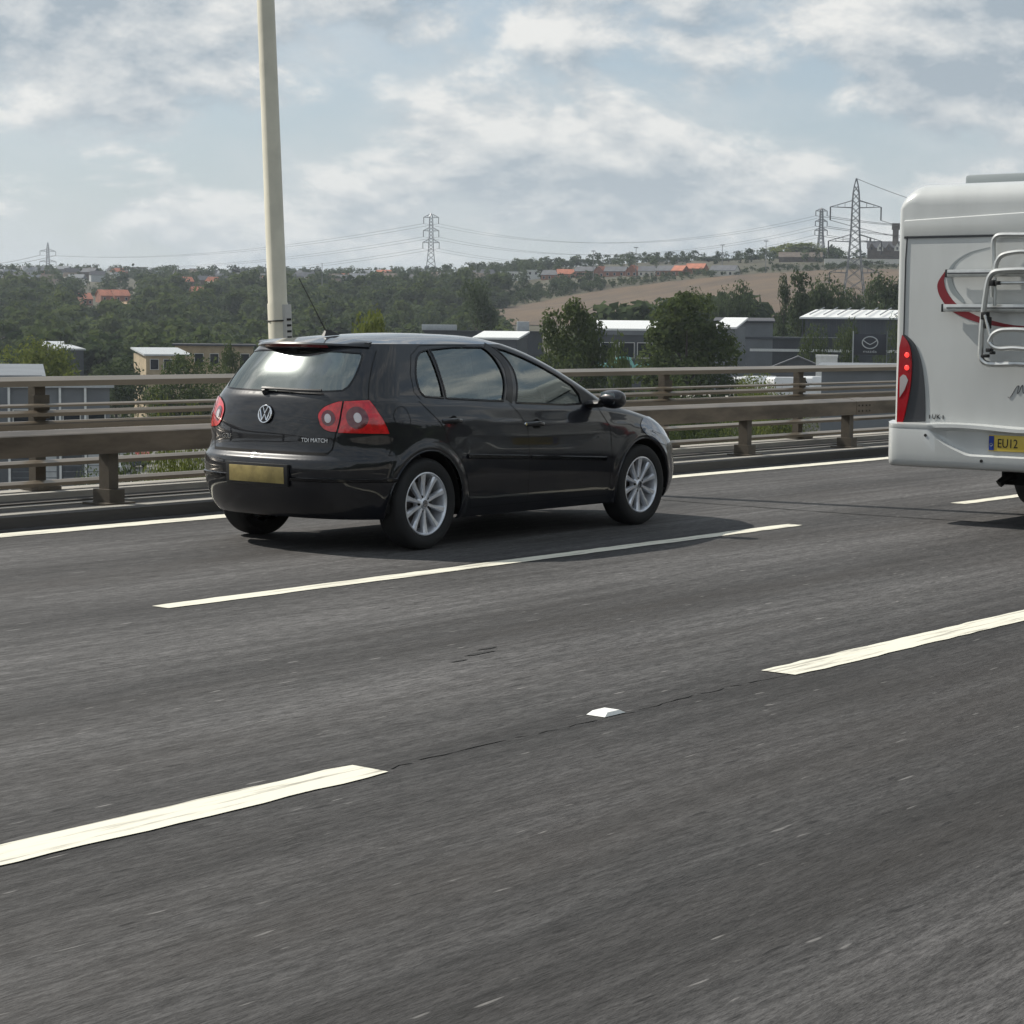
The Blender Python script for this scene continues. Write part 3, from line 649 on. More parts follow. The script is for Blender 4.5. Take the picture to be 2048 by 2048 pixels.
# antenna, rear wiper, badge, letters, plate
mb = MB(); mb.add([(-.13, -.016, 1.452), (.03, -.016, 1.462), (.03, .016, 1.462), (-.13, .016, 1.452), (-.10, -.006, 1.50), (-.10, .006, 1.50), (-.05, 0, 1.497)], [(0, 1, 6, 4), (1, 2, 6), (2, 3, 5, 6), (3, 0, 4, 5), (4, 6, 5)])
an = mb.build('aerial_base', 'black_plastic', golf, False, -GO); mb = MB(); mb.tube([(-.095, 0, 1.485), (-.27, 0, 1.72), (-.37, 0, 1.852)], [.005, .003, .004], 6); mb.build('aerial_rod', 'black_plastic', an)
def rp(y, z): return BP(np.abs(np.array([y])), np.array([z]), z > 1.05)[0]*[1, np.sign(-y) if y else 1, 1]
def rear_pt(y, z, off):      # point on the rear surface at width y
    Sg = np.linspace(0, .95, 400); q = BP(Sg, Sg*0+z, z > 1.05); i = np.argmin(np.abs(q[:, 1]+abs(y))); n = bnormal(Sg[i:i+1], np.array([z]), z > 1.05)[0]
    p = q[i]+n*off; return np.array([p[0], math.copysign(p[1], y), p[2]]), n*np.array([1, -1 if y > .001 else 1, 1])
mb = MB(); a0, _ = rear_pt(.02, 1.082, .02); pts = [rear_pt(y, 1.082+.004*math.sin((y+.1)*5), .022)[0] for y in np.linspace(.08, -.43, 14)]
mb.tube(pts, [(.016, .012)]*3+[(.010, .010)]*11, 6); mb.tube([tuple(rear_pt(.06, 1.070, .0)[0]), tuple(rear_pt(.06, 1.074, .03)[0])], [.026, .016], 10); mb.build('rear_wiper', 'black_plastic', golf, True, -GO)
bz = .920; bc, bn = rear_pt(.0001, bz, .006)
ex = np.array([0, -1, 0.]); ez = np.array([0, 0, 1.]); ey = np.cross(ex, bn); ey = ez-bn*(ez@bn); ey /= np.linalg.norm(ey)
def bpt(u, w, o=0.): return bc+ex*u+ey*w+bn*o
mb = MB(); mb.add([tuple(bpt(.066*math.cos(a), .066*math.sin(a), 0)) for a in np.linspace(0, 2*math.pi, 33)[:-1]]+[tuple(bpt(.064*math.cos(a), .064*math.sin(a), .006)) for a in np.linspace(0, 2*math.pi, 33)[:-1]], [tuple(range(32, 64))]+[(i, (i+1) % 32, 32+(i+1) % 32, 32+i) for i in range(32)])
bd = mb.build('badge', 'gloss_black', tg)
mb = MB(); mb.tube([tuple(bpt(.059*math.cos(a), .059*math.sin(a), .008)) for a in np.linspace(0, 2*math.pi, 37)[:-1]], .0055, 6, closed=True); mb.build('badge_ring', 'chrome', bd, True)
for pl in ([(-.024, .050), (0, .004), (.024, .050)], [(-.049, .030), (-.022, -.044), (0, .0), (.022, -.044), (.049, .030)]):
    mb = MB(); q = []
    for (a, b2), (c, d) in zip(pl[:-1], pl[1:]): mb.tube([tuple(bpt(a, b2, .008)), tuple(bpt(c, d, .008))], .0048, 6)
    mb.build('badge_stroke', 'chrome', bd, True)
for body, yc, zc, sz in (('GOLF', .385, .757, .046), ('TDI MATCH', -.435, .757, .040)):
    p, n = rear_pt(yc, zc, .003); e1 = np.cross([0, 0, 1.], n); e1 = -e1 if e1[1] > 0 else e1; e1 /= np.linalg.norm(e1); e2 = np.cross(n, e1); e2 = -e2 if e2[2] < 0 else e2
    place_text('lettering', body, sz, 'chrome', tg, e1, e2, p, extrude=.003, sx=.95)
pz = .517; pc, pn = rear_pt(.0001, pz, .010)
def flat_box(nm, c, n, w, h, t, m, par, e1=(0, -1, 0)):
    e1 = np.array(e1, float); e2 = np.cross(n, e1); e2 = -e2 if e2[2] < 0 else e2; q = MB()
    v = [c+e1*a*w/2+e2*b*h/2+n*s*t/2 for s in (-1, 1) for a, b in ((-1, -1), (1, -1), (1, 1), (-1, 1))]
    q.add(v, [(0, 1, 2, 3), (4, 5, 6, 7), (0, 1, 5, 4), (1, 2, 6, 5), (2, 3, 7, 6), (3, 0, 4, 7)]); return q.build(nm, m, par, bevel=.003)
flat_box('number_plate_holder', pc-pn*.006, pn, .585, .15, .02, 'black_plastic', golf).location = -GO
flat_box('number_plate', pc+pn*.004, pn, .52, .111, .006, 'plate_worn', golf).location = -GO
# underbody, wheel wells, exhaust, cabin
mb = MB(); mb.box((1.30, 0, .29), (2.0, 1.50, .16)); mb.box((-.28, 0, .33), (.46, 1.0, .16)); mb.box((2.85, 0, .30), (.60, 1.1, .18)); mb.box((1.3, 0, .35), (3.7, 1.1, .16)); mb.build('underbody', 'gap', golf, loc=-GO)
for cx in (0, 2.578):
    mb = MB(); v = []; f = []
    for y in (-.845, -.50):
        for a in np.linspace(-.12, math.pi+.12, 24): v.append((cx+.372*math.cos(a), y, .316+.372*math.sin(a)))
    f = [(i, i+1, 24+i+1, 24+i) for i in range(23)]+[tuple(range(24, 48))]
    mb.add(v, f); build_lr(mb, 'arch_liner', 'gap')
mb = MB(); mb.box((.95, 0, .50), (2.4, 1.36, .06)); mb.box((2.05, 0, .80), (.42, 1.44, .30)); mb.box((1.9, -.36, .93), (.2, .42, .10)); mb.build('dashboard', 'cabin', golf, bevel=.03, loc=-GO)
mb = MB(); mb.box((-.32, 0, .72), (.5, 1.15, .36)); mb.build('parcel_shelf', 'cabin', golf, bevel=.03, loc=-GO)
def seat(x, y, w, bench=False):
    q = MB(); q.box((x+.22, y, .60), (.50, w, .16)); q.add([], []); rot = Matrix.Rotation(math.radians(-14), 3, 'Y'); q.box((x-.08, y, .88), (.14, w, .58), rot=rot)
    s = q.build('rear_seat' if bench else 'seat', 'seat_cloth', golf, bevel=.04, loc=-GO)
    for dy in ((-.36, .36) if bench else (0,)):
        h = MB(); h.box((x-.17, y+dy, 1.235), (.09, .27, .17), rot=rot); h.bar((x-.14, y+dy-.06, 1.10), (x-.16, y+dy-.06, 1.2), .012); h.bar((x-.14, y+dy+.06, 1.10), (x-.16, y+dy+.06, 1.2), .012); h.build('headrest', 'seat_cloth', s, bevel=.025)
seat(1.05, -.36, .50); seat(1.05, .36, .50); seat(.22, 0, 1.25, True)
mb = MB(); cx_, cz_ = 1.70, .93
mb.tube([(cx_+.08*math.sin(a), -.36+.185*math.cos(a), cz_+.165*math.sin(a)) for a in np.linspace(0, 2*math.pi, 25)[:-1]], .015, 6, closed=True); mb.bar((cx_, -.36, cz_), (1.9, -.36, .86), .06); mb.bar((cx_, -.53, cz_), (cx_, -.19, cz_), .03); mb.build('steering_wheel', 'cabin', golf, True, -GO)
# door mirrors
for sd in (1, -1):
    q = MB(); mp = [(0, 0), (.05, .03), (.13, .015), (.16, -.06), (.13, -.11), (.05, -.13), (-.01, -.10), (-.03, -.04)]
    cx_, cz_ = 1.955, 1.045; V = []; ks = [(-.87, .62), (-.90, .86), (-.96, 1.0), (-1.02, .96), (-1.055, .72), (-1.07, .35)]
    for y, s in ks:
        for a, b2 in mp: V.append((cx_+.06+(a-.06)*s, y, cz_-.05+(b2+.05)*s))
    n8 = len(mp); F = [(i*n8+j, i*n8+(j+1) % n8, (i+1)*n8+(j+1) % n8, (i+1)*n8+j) for i in range(len(ks)-1) for j in range(n8)]+[tuple(range(n8)), tuple(range((len(ks)-1)*n8, len(ks)*n8))[::-1]]
    if sd < 0: V = mirror_y(V)
    q.add(V, F); o = q.build('door_mirror', 'car_paint', golf, True, -GO); md = o.modifiers.new('s', 'SUBSURF'); md.levels = 2; md.render_levels = 2
    q = MB(); V = [(1.952, -.905, .955), (1.948, -1.035, .965), (1.948, -1.035, 1.045), (1.952, -.905, 1.05)]; q.add(V if sd > 0 else mirror_y(V), [(0, 1, 2, 3)]); q.build('mirror_glass', 'chrome', o)
    q = MB(); V = [(1.95, -.80, .955), (1.95, -.92, .965)]; V = V if sd > 0 else mirror_y(V); q.tube(V, (.06, .03), 8); q.build('mirror_arm', 'black_plastic', o, True)
# wheels
def wheel(cx, sd):
    y0 = -.765*sd; c = (cx, y0, .316); s = -sd      # s: direction of the outer face
    q = MB(); q.lathe([(.218, s*.072), (.225, s*.094), (.245, s*.102), (.275, s*.102), (.300, s*.094), (.312, s*.075), (.316, s*.05), (.316, -s*.05), (.31, -s*.08), (.29, -s*.10), (.25, -s*.102), (.218, -s*.085)], c, 'y', 56)
    h = MB(); h.lathe([(.218, s*.070), (.219, s*.090), (.212, s*.092), (.205, s*.085), (.201, s*.07), (.192, s*.03), (.185, -s*.08)], c, 'y', 56); w = h.build('wheel', 'alloy', golf, True, -GO)
    q.build('tyre', 'rubber', w, True)
    b_ = MB(); b_.lathe([(.0, s*.01), (.145, s*.01), (.15, -s*.01)], c, 'y', 32); b_.lathe([(0, -s*.03), (.19, -s*.03), (.19, -s*.04)], c, 'y', 32); b_.build('brake_disc', 'brake', w, True)
    a0 = .06 if cx == 0 else -.05
    for k in range(10):
        a = 2*math.pi*k/10+math.pi/2+a0; d = np.array([math.cos(a), 0, math.sin(a)]); t = np.array([-math.sin(a), 0, math.cos(a)]); cc = np.array(c); up = np.array([0, s, 0.])
        sp = MB(); st = []
        for r, w0, hh in ((.040, .013, .070), (.075, .0145, .072), (.13, .017, .074), (.175, .0205, .079), (.207, .026, .083)):
            p = cc+d*r; st.append([p+t*w0+up*(hh-.012), p+t*w0*.55+up*hh, p-t*w0*.55+up*hh, p-t*w0+up*(hh-.012), p-t*w0*.8+up*(hh-.04), p+t*w0*.8+up*(hh-.04)])
        v = [x for g in st for x in g]; f = [(i*6+j, i*6+(j+1) % 6, (i+1)*6+(j+1) % 6, (i+1)*6+j) for i in range(4) for j in range(6)]+[tuple(range(6)), tuple(range(24, 30))[::-1]]
        sp.add(v, f); sp.build('spoke', 'alloy', w, True)
    h = MB(); h.lathe([(.0, s*.078), (.028, s*.078), (.032, s*.072), (.05, s*.066), (.062, s*.055), (.062, s*.02)], c, 'y', 28); h.build('hub', 'alloy', w, True)
    h = MB(); h.lathe([(0, s*.081), (.024, s*.081), (.026, s*.077)], c, 'y', 24); hc = h.build('hub_cap', 'gloss_black', w, True)
    h = MB(); h.tube([(c[0]+.020*math.cos(t), c[1]+s*.082, c[2]+.020*math.sin(t)) for t in np.linspace(0, 2*math.pi, 21)[:-1]], .002, 5, closed=True)
    for pl in ([(-.008, .017), (0, .002), (.008, .017)], [(-.016, .010), (-.008, -.015), (0, .0), (.008, -.015), (.016, .010)]):
        for (e, g), (e2, g2) in zip(pl[:-1], pl[1:]): h.tube([(c[0]+e, c[1]+s*.082, c[2]+g), (c[0]+e2, c[1]+s*.082, c[2]+g2)], .002, 4)
    h.build('cap_emblem', 'chrome', w)
    for k in range(5):
        a = 2*math.pi*k/5+math.pi/2+a0+.31; h = MB(); h.lathe([(0, s*.069), (.0105, s*.069), (.0105, s*.04)], (c[0]+.050*math.cos(a), c[1], c[2]+.050*math.sin(a)), 'y', 8); h.build('bolt_recess', 'gap', w)
for cx in (0, 2.578):
    for sd in (1, -1): wheel(cx, sd)

# ---------------------------------------------------------------- white motorhome ahead in the next lane
MX, YL, YRt, YC = 4.30, -2.12, -4.37, -3.245
mh = thing('motorhome', 'white motorhome seen from behind with a folded bicycle rack, right of the black car', 'motorhome', (MX, YC, 0))
ML = -Vector((MX, YC, 0))
def mhb(mbd, nm, m, par=None, **k): return mbd.build(nm, m, par or mh, loc=ML if par is None else None, **k)
out = []; rr = .20
for cy_, sy_, a0 in ((YL-rr, 1, 0), (YRt+rr, -1, math.pi/2)):
    for a in np.linspace(a0, a0+math.pi/2, 9): out.append((cy_+rr*math.cos(a), 2.70-rr+rr*math.sin(a), math.cos(a), math.sin(a)))
out = [(YL, .78, 1, 0), (YL, 1.2, 1, 0), (YL, 1.8, 1, 0), (YL, 2.2, 1, 0)]+out+[(YRt, 2.2, -1, 0), (YRt, 1.8, -1, 0), (YRt, 1.2, -1, 0), (YRt, .78, -1, 0)]
v = []; rows = 8; n = len(out)
for i in range(rows):
    th = math.pi/2*i/(rows-1)
    for y, z, ny, nz in out:
        r = .045+.13*max(nz, 0)**1.0; v.append((MX+r*(1-math.sin(th)*1.0) if False else MX+r*(1-math.cos(th)), y-ny*r*(1-math.sin(th)), z-nz*r*(1-math.sin(th))))
for x in (5.2, 7.5, 9.9):
    for y, z, ny, nz in out: v.append((x, y, z))
rows += 3; f = [(i*n+j, i*n+j+1, (i+1)*n+j+1, (i+1)*n+j) for i in range(rows-1) for j in range(n-1)]
f.append(tuple(range(n))); f.append(tuple(range((rows-1)*n, rows*n))[::-1]); f += [(i*n+n-1, i*n, (i+1)*n, (i+1)*n+n-1) for i in range(rows-1)]
q = MB(); q.add(v, f); body = mhb(q, 'coachwork', 'mh_white', smooth=True)
# rear cap band, seams and edge trims
q = MB(); q.add([(MX-.012, YL-.055, 2.283), (MX-.012, YRt+.055, 2.283), (MX-.018, YRt+.06, 2.42), (MX-.018, YC, 2.445), (MX-.018, YL-.06, 2.405), (MX+.03, YL-.055, 2.283), (MX+.03, YRt+.055, 2.283), (MX+.03, YRt+.06, 2.44), (MX+.03, YC, 2.465), (MX+.03, YL-.06, 2.425)],
      [(0, 1, 2, 3, 4), (0, 5, 6, 1), (2, 7, 8, 3), (3, 8, 9, 4), (0, 4, 9, 5), (1, 6, 7, 2)]); mhb(q, 'cap_band', 'mh_white', bevel=.004)
q = MB(); q.box((MX-.003, YC, 2.273), (.012, 2.13, .014)); mhb(q, 'seam', 'mh_grey')
for y_ in (YL, YRt):
    s = 1 if y_ == YL else -1
    q = MB(); q.tube([(MX-.002+.0, y_-s*.075, .80), (MX-.002, y_-s*.075, 2.1), (MX-.001, y_-s*.085, 2.30), (MX+.006, y_-s*.11, 2.42), (MX+.06, y_-s*.16, 2.58)], .006, 6); mhb(q, 'edge_trim', 'mh_grey', smooth=True)
    q = MB(); q.tube([(MX+.02, y_-s*.018, .80), (MX+.02, y_-s*.018, 2.2), (MX+.03, y_-s*.03, 2.42), (MX+.08, y_-s*.09, 2.60)], .007, 6); mhb(q, 'edge_trim', 'alu', smooth=True)
def flat(poly, off, m, nm, par=None, mirror=False, t=.004):
    q = MB(); pp = [(2*YC-y if mirror else y, z) for y, z in poly]
    q.prism(pp, lambda y, z: (MX-off, y, z), lambda y, z: (MX-off+t, y, z)); return mhb(q, nm, m, par)
sur = smooth_pts([(-2.20, 1.506), (-2.25, 1.475), (-2.30, 1.42), (-2.35, 1.31), (-2.381, 1.173), (-2.40, 1.0), (-2.408, .815)], 3, False)+[(-2.165, .80), (-2.165, 1.2), (-2.175, 1.46)]
lens = smooth_pts([(-2.19, 1.50), (-2.235, 1.455), (-2.268, 1.38), (-2.282, 1.25), (-2.275, 1.1), (-2.25, .95), (-2.215, .80), (-2.195, .735), (-2.165, .735)], 3, False)+[(-2.162, .80), (-2.163, 1.1), (-2.168, 1.40)]
for mr in (False, True):
    su = flat(sur, .008, 'mh_grey', 'lamp_surround', None, mr, .012); le = flat(lens, .020, 'mh_red', 'tail_light', None, mr, .016)
    flat([(-2.182, 1.16), (-2.21, 1.185), (-2.235, 1.175), (-2.255, 1.14), (-2.225, 1.06), (-2.183, 1.0)], .024, 'clear_lens', 'reversing_lens', le, mr)
    for yy, zz in ((-2.238, 1.341), (-2.240, 1.239)):
        y2 = 2*YC-yy if mr else yy; q = MB(); q.lathe([(0, -.026), (.016, -.025), (.021, -.020)], (MX, y2, zz), 'x', 18); mhb(q, 'lit_lamp', 'lamp_lit', le, smooth=True)
red = smooth_pts([(-2.55, 2.012), (-2.49, 1.93), (-2.481, 1.87), (-2.515, 1.79), (-2.60, 1.70), (-2.741, 1.632), (-2.932, 1.585), (-3.223, 1.563), (-3.7, 1.60)], 4, False)+smooth_pts([(-3.7, 1.602), (-3.223, 1.578), (-2.95, 1.62), (-2.78, 1.675), (-2.64, 1.755), (-2.56, 1.85), (-2.535, 1.93)], 4, False)
gry = smooth_pts([(-2.925, 2.188), (-2.75, 2.15), (-2.63, 2.085), (-2.57, 2.01), (-2.562, 1.94), (-2.60, 1.84), (-2.68, 1.77), (-2.722, 1.752)], 4, False)+smooth_pts([(-2.705, 1.79), (-2.635, 1.87), (-2.603, 1.95), (-2.608, 2.02), (-2.66, 2.09), (-2.77, 2.152)], 4, False)
flat(red, .003, 'decal_red', 'red_swoosh'); flat(gry, .003, 'decal_grey', 'grey_swoosh')
q = MB(); q.tube([(MX-.002, y, z) for y, z in smooth_pts([(-3.108, 1.030), (-3.118, 1.022), (-3.14, 1.045), (-3.175, 1.105), (-3.195, 1.118), (-3.185, 1.06), (-3.20, 1.07), (-3.225, 1.125), (-3.235, 1.06), (-3.27, 1.11)], 4, False)], .0028, 5); mhb(q, 'script_lettering', 'mh_grey')
place_text('lettering', 'UK', .052, 'print_black', mh, (0, -1, 0), (0, 0, 1), np.array([MX-.003, -2.50, .853])+np.array(ML), extrude=.001, sx=1.05)
for yy in (-2.443, -2.560): q = MB(); q.box((MX-.002, yy, .853), (.003, .007, .030)); mhb(q, 'mark', 'print_black')
# moulded bumper
v = []; f = []; ks = []
for y in np.concatenate([np.linspace(-2.085, -2.16, 7), np.linspace(-2.2, -4.29, 50), np.linspace(-4.33, -4.405, 7)]):
    e = min(abs(y+2.085), abs(y+4.405)); c = max(0, 1-e/.10); bx = MX-.075+.10*(1-math.sqrt(max(0, 1-c*c)))
    d = abs(y-YC); rec = max(0, min(1, (.76-d)/.06)); ze = .752-.19*max(0, min(1, (.76-d)/.33))**.6
    wv = .012*math.sin((d-.2)*5) if d < .75 else 0
    sec = [(MX+.06, .815), (MX-.02, .802+wv), (bx-.004, .792+wv), (bx-.006, .765+wv), (bx+.036*rec, .748), (bx+.05*rec, (.748+ze)/2), (bx+.040*rec, ze+.012), (bx-.004, ze-.004), (bx-.002, min(ze-.03, .56)), (bx, .51), (bx+.008, .475), (bx+.035, .452), (bx+.10, .445), (MX+.35, .445)]
    ks.append(len(sec)); v += [(x, y, z) for x, z in sec]
k = 14; m_ = len(ks); f = [(i*k+j, i*k+j+1, (i+1)*k+j+1, (i+1)*k+j) for i in range(m_-1) for j in range(k-1)]+[tuple(range(k)), tuple(range((m_-1)*k, m_*k))[::-1]]
q = MB(); q.add(v, f); bmp = mhb(q, 'rear_bumper', 'mh_white', smooth=True)
for yy, zz in ((-2.45, .708), (-2.936, .525), (2*YC+2.45, .708), (2*YC+2.936, .525)):
    q = MB(); q.lathe([(0, -.006), (.012, -.006), (.014, .01)], (MX-.077, yy, zz), 'x', 14); mhb(q, 'parking_sensor', 'print_black', bmp)
q = MB(); q.box((MX-.046, YC, .668), (.012, .53, .125)); pl = mhb(q, 'number_plate', 'plate_yellow', bevel=.003)
q = MB(); q.box((MX-.0545, YC+.2395, .668), (.003, .042, .112)); mhb(q, 'country_band', 'plate_blue', pl)
q = MB(); q.tube([(MX-.057, YC+.2395+.011*math.cos(a), .655+.011*math.sin(a)) for a in np.linspace(0, 6.28, 13)[:-1]], .0025, 5, closed=True); mhb(q, 'country_mark', 'decal_grey', pl)
place_text('lettering', 'EU12', .098, 'print_black', pl, (0, -1, 0), (0, 0, 1), (MX-.0535, YC+.105, .665), extrude=.0015, sx=.80)
# bicycle rack
rk = link('bicycle_rack', None, mh, ML)
def rod(pts, r, nm, m, x=.11, closed=False, sm=True):
    q = MB(); p = smooth_pts(pts, 4, closed) if sm else pts; q.tube([(MX-x, y, z) for y, z in p], r, 8, closed=closed); return q.build(nm, m, rk, smooth=True)
mr_ = lambda L: L+[(2*YC-y, z) for y, z in L[::-1]]
for zc in (1.985, 1.715):
    q = MB(); q.box((MX-.055, YC, zc), (.05, 1.30 if zc > 1.8 else 1.35, .058)); ra = q.build('rack_rail', 'alu', rk, bevel=.006)
    q = MB(); q.box((MX-.083, YC, zc), (.004, 1.28, .010)); q.build('rail_groove', 'mh_grey', rk)
    for s in (1, -1): q = MB(); q.box((MX-.055, YC+s*(.655 if zc > 1.8 else .68), zc), (.054, .016, .062)); q.build('rail_end', 'print_black', rk, bevel=.004)
rod(mr_([(-2.986, 2.00), (-2.975, 2.20), (-2.99, 2.255), (-3.04, 2.276), (-3.20, 2.274)]), .021, 'rack_hoop', 'alu', .06)
rod(mr_([(-3.03, 2.00), (-3.045, 2.07), (-3.09, 2.12), (-3.20, 2.141)]), .020, 'rack_hoop', 'alu', .13)
rod(mr_([(-2.942, 1.36), (-2.947, 1.55), (-2.962, 1.73), (-2.985, 1.90), (-3.01, 1.965), (-3.06, 1.995), (-3.20, 2.004)]), .023, 'rack_frame', 'alu', .16)
rod(mr_([(-2.942, 1.36), (-2.955, 1.315), (-3.02, 1.281), (-3.23, 1.286)]), .023, 'rack_frame', 'alu', .16)
rod(mr_([(-3.045, 1.465), (-3.075, 1.515), (-3.135, 1.543), (-3.22, 1.549)])+mr_([(-3.047, 1.445), (-3.08, 1.415), (-3.135, 1.403), (-3.22, 1.408)])[::-1], .019, 'rack_loop', 'alu', .22, True)
rod([(-3.026, 1.95), (-3.03, 1.73)], .014, 'rack_upright', 'alu', .12, sm=False); rod([(-2.985, 1.66), (-3.05, 1.45)], .013, 'rack_strut', 'alu', .19, sm=False); rod([(-2.97, 1.90), (-2.97, 1.80)], .010, 'rack_upright', 'alu', .05, sm=False)
rod([(-3.03, 1.905), (2*YC+3.03, 1.905)], .012, 'rack_crossbar', 'alu', .15, sm=False)
for y, z, a, b2 in ((-3.03, 1.905, .04, .045), (-3.075, 1.905, .03, .03), (-2.975, 1.655, .05, .06), (-3.00, 1.60, .035, .09), (-3.02, 1.39, .04, .03), (-2.985, 1.345, .05, .025), (-3.045, 1.37, .025, .025)):
    for yy in (y, 2*YC-y): q = MB(); q.box((MX-.165, yy, z), (.06, a, b2)); q.build('rack_clamp', 'print_black', rk, bevel=.005)
# roof vent, cab, wheels, underneath
q = MB(); q.box((5.35, YC, 2.75), (.7, 1.8, .12)); mhb(q, 'roof_vent', 'decal_grey', bevel=.03)
q = MB(); P_ = [(9.9, .55), (9.9, 2.3), (10.2, 2.15), (11.0, 1.35), (11.6, 1.15), (11.75, .95), (11.75, .45)]
q.prism(P_, lambda x, z: (x, YC-1.02, z), lambda x, z: (x, YC+1.02, z)); cab = mhb(q, 'cab', 'mh_white', bevel=.03)
for s in (1, -1): q = MB(); q.prism([(10.15, 1.3), (10.15, 2.0), (10.3, 2.0), (10.85, 1.38)], lambda x, z: (x, YC+s*1.022, z), lambda x, z: (x, YC+s*1.028, z)); mhb(q, 'cab_window', 'gloss_black', cab)
for s in (1, -1):
    for x0_, x1_ in ((5.0, 5.9), (7.2, 8.3)): q = MB(); q.box(((x0_+x1_)/2, YC+s*1.127, 1.85), (x1_-x0_, .02, .55)); mhb(q, 'side_window', 'gloss_black', bevel=.008)
q = MB(); q.box((7.8, YC, .62), (7.0, 2.0, .34)); q.box((7.9, YC, .40), (6.0, .9, .2)); mhb(q, 'chassis', 'gap')
for x_ in (6.62, 10.55):
    for s in (1, -1):
        yy = YC+s*.90; o_ = s
        q = MB(); q.lathe([(.20, .09*o_), (.30, .115*o_), (.335, .09*o_), (.345, .05*o_), (.345, -.09*o_), (.30, -.12*o_), (.2, -.10*o_)], (x_, yy, .345), 'y', 36); w_ = mhb(q, 'wheel', 'rubber', smooth=True)
        q = MB(); q.lathe([(0, .06*o_), (.08, .07*o_), (.19, .05*o_), (.205, .09*o_)], (x_, yy, .345), 'y', 24); q.lathe([(0, -.09*o_), (.205, -.09*o_)], (x_, yy, .345), 'y', 24); mhb(q, 'rim', 'alu', w_, smooth=True)
for s in (1, -1): q = MB(); q.box((7.02, YC+s*.90, .42), (.03, .34, .42)); mhb(q, 'mud_flap', 'gap')
q = MB(); q.tube([(5.4, -3.05, .44), (5.0, -2.95, .40), (4.85, -2.86, .36), (4.8, -2.82, .31)], .035, 8); mhb(q, 'exhaust', 'print_black', smooth=True)

# ---------------------------------------------------------------- the valley: terrain, field, woods
mat('grass_land', (.050, .046, .024), .95, var=.4, vscale=.02)
mat('stubble', (.064, .044, .027), .95, var=.22, vscale=.03, bump=.0, aniso=(1, 3, 1), col2=(.112, .074, .040))
mat('bare_earth', (.30, .20, .12), .95, var=.3, vscale=.1)
mat('yard', (.13, .125, .115), .9, var=.25, vscale=.05)
TERR = PC([(0, -15.2), (300, -15), (430, -12), (560, -8), (700, -1), (850, 7), (1050, 19), (1250, 28), (1450, 32.5), (1800, 34), (3000, 32), (4500, 26)])
KU = PC([(-.5, 1.06), (0, 1.06), (.3, 1.03), (.5, 1.0), (.75, .90), (1.0, .86), (1.5, .9)]); AU = PC([(-.5, 1.08), (0, 1.08), (.38, 1.1), (.46, 1.16), (.54, 1.28), (.62, 1.32), (.75, 1.32), (1.0, 1.32), (1.5, 1.2)])
def ray(px, py):
    d = CF+CR*(px-1024)/FPX-CU*(py-1024)/FPX; return d/np.hypot(d[0], d[1])
def col_of(x, y):      # frame column under which a ground point lies, 0..1
    a = YAW-math.atan2(y-CAM[1], x-CAM[0]); a = (a+math.pi) % (2*math.pi)-math.pi
    return .5+.5*max(-2.2, min(2.2, a/math.atan(1024/FPX)))*1.0
def hgt(x, y):
    d = math.hypot(x-CAM[0], y-CAM[1]); u = col_of(x, y); k = float(KU(u)); a = float(AU(u)); z = float(TERR(d/k))
    if z > -6: z = -6+(z+6)*a
    w = .6*math.sin(x*.011+1)+.6*math.sin(y*.013)+.4*math.sin((x+y)*.03); 
    return z+w*min(1, max(0, (d-350)/300))
def gp(px, d):
    r = ray(px, 650); x, y = CAM[0]+r[0]*d, CAM[1]+r[1]*d; return np.array([x, y, hgt(x, y)])
def at(px, py, d): return CAM+ray(px, py)*d
def hit(px, py, d0=300., d1=2400.):
    r = ray(px, py); d = d0
    while d < d1:
        p = CAM+r*d
        if p[2] <= hgt(p[0], p[1]): return d
        d += 4
    return d1
nr, na = 70, 300; rad = np.concatenate([[0.5], np.linspace(40, 300, 10), np.linspace(320, 1600, 46), np.linspace(1700, 4500, 13)])
v = []; f = []
for r in rad:
    for j in range(na):
        a = 2*math.pi*j/na; x, y = CAM[0]+r*math.cos(a), CAM[1]+r*math.sin(a); v.append((x, y, hgt(x, y)))
nr = len(rad); f = [(i*na+j, (i+1)*na+j, (i+1)*na+(j+1) % na, i*na+(j+1) % na) for i in range(nr-1) for j in range(na)]+[tuple(range(na))]
tag(link('terrain', new_mesh('terrain', v, f, 'grass_land', True)), kind='structure')
def patch(name, cols, m, lift, nrow=14, kind='structure'):
    v = []; f = []
    for px, pt, pb in cols:
        dt, db = hit(px, pt), hit(px, pb)
        for i in range(nrow+1):
            p = gp(px, db+(dt-db)*i/nrow); v.append((p[0], p[1], p[2]+lift))
    n = nrow+1; f = [(i*n+j, (i+1)*n+j, (i+1)*n+j+1, i*n+j+1) for i in range(len(cols)-1) for j in range(nrow)]
    return tag(link(name, new_mesh(name, v, f, m, True)), kind=kind)
FT = PC([(840, 640), (1000, 620), (1155, 591), (1310, 569), (1492, 551), (1640, 543), (1800, 540), (2100, 536)])
FB = PC([(840, 650), (1000, 652), (1155, 655), (1310, 650), (1492, 640), (1640, 625), (1800, 612), (2100, 600)])
patch('stubble_field', [(px, float(FT(px)), float(FB(px))) for px in np.linspace(845, 2100, 60)], 'stubble', .35)
patch('earth_bank', [(px, 622+abs(px)*.3, 660) for px in np.linspace(-60, 24, 6)], 'bare_earth', .4, 6)
patch('earth_bank', [(px, 600+(px-225)*.12, 612+(px-225)*.05) for px in np.linspace(222, 262, 5)], 'bare_earth', .4, 4)
patch('earth_bank', [(px, 604-(px-512)*.12, 612-(px-512)*.10) for px in np.linspace(512, 610, 6)], 'bare_earth', .4, 4)
b = MB(); p = gp(200, 170); b.box((p[0], p[1], -15.05), (420, 90, .3), rz=YAW+.5); tag(b.build('yard', 'yard'), kind='structure')
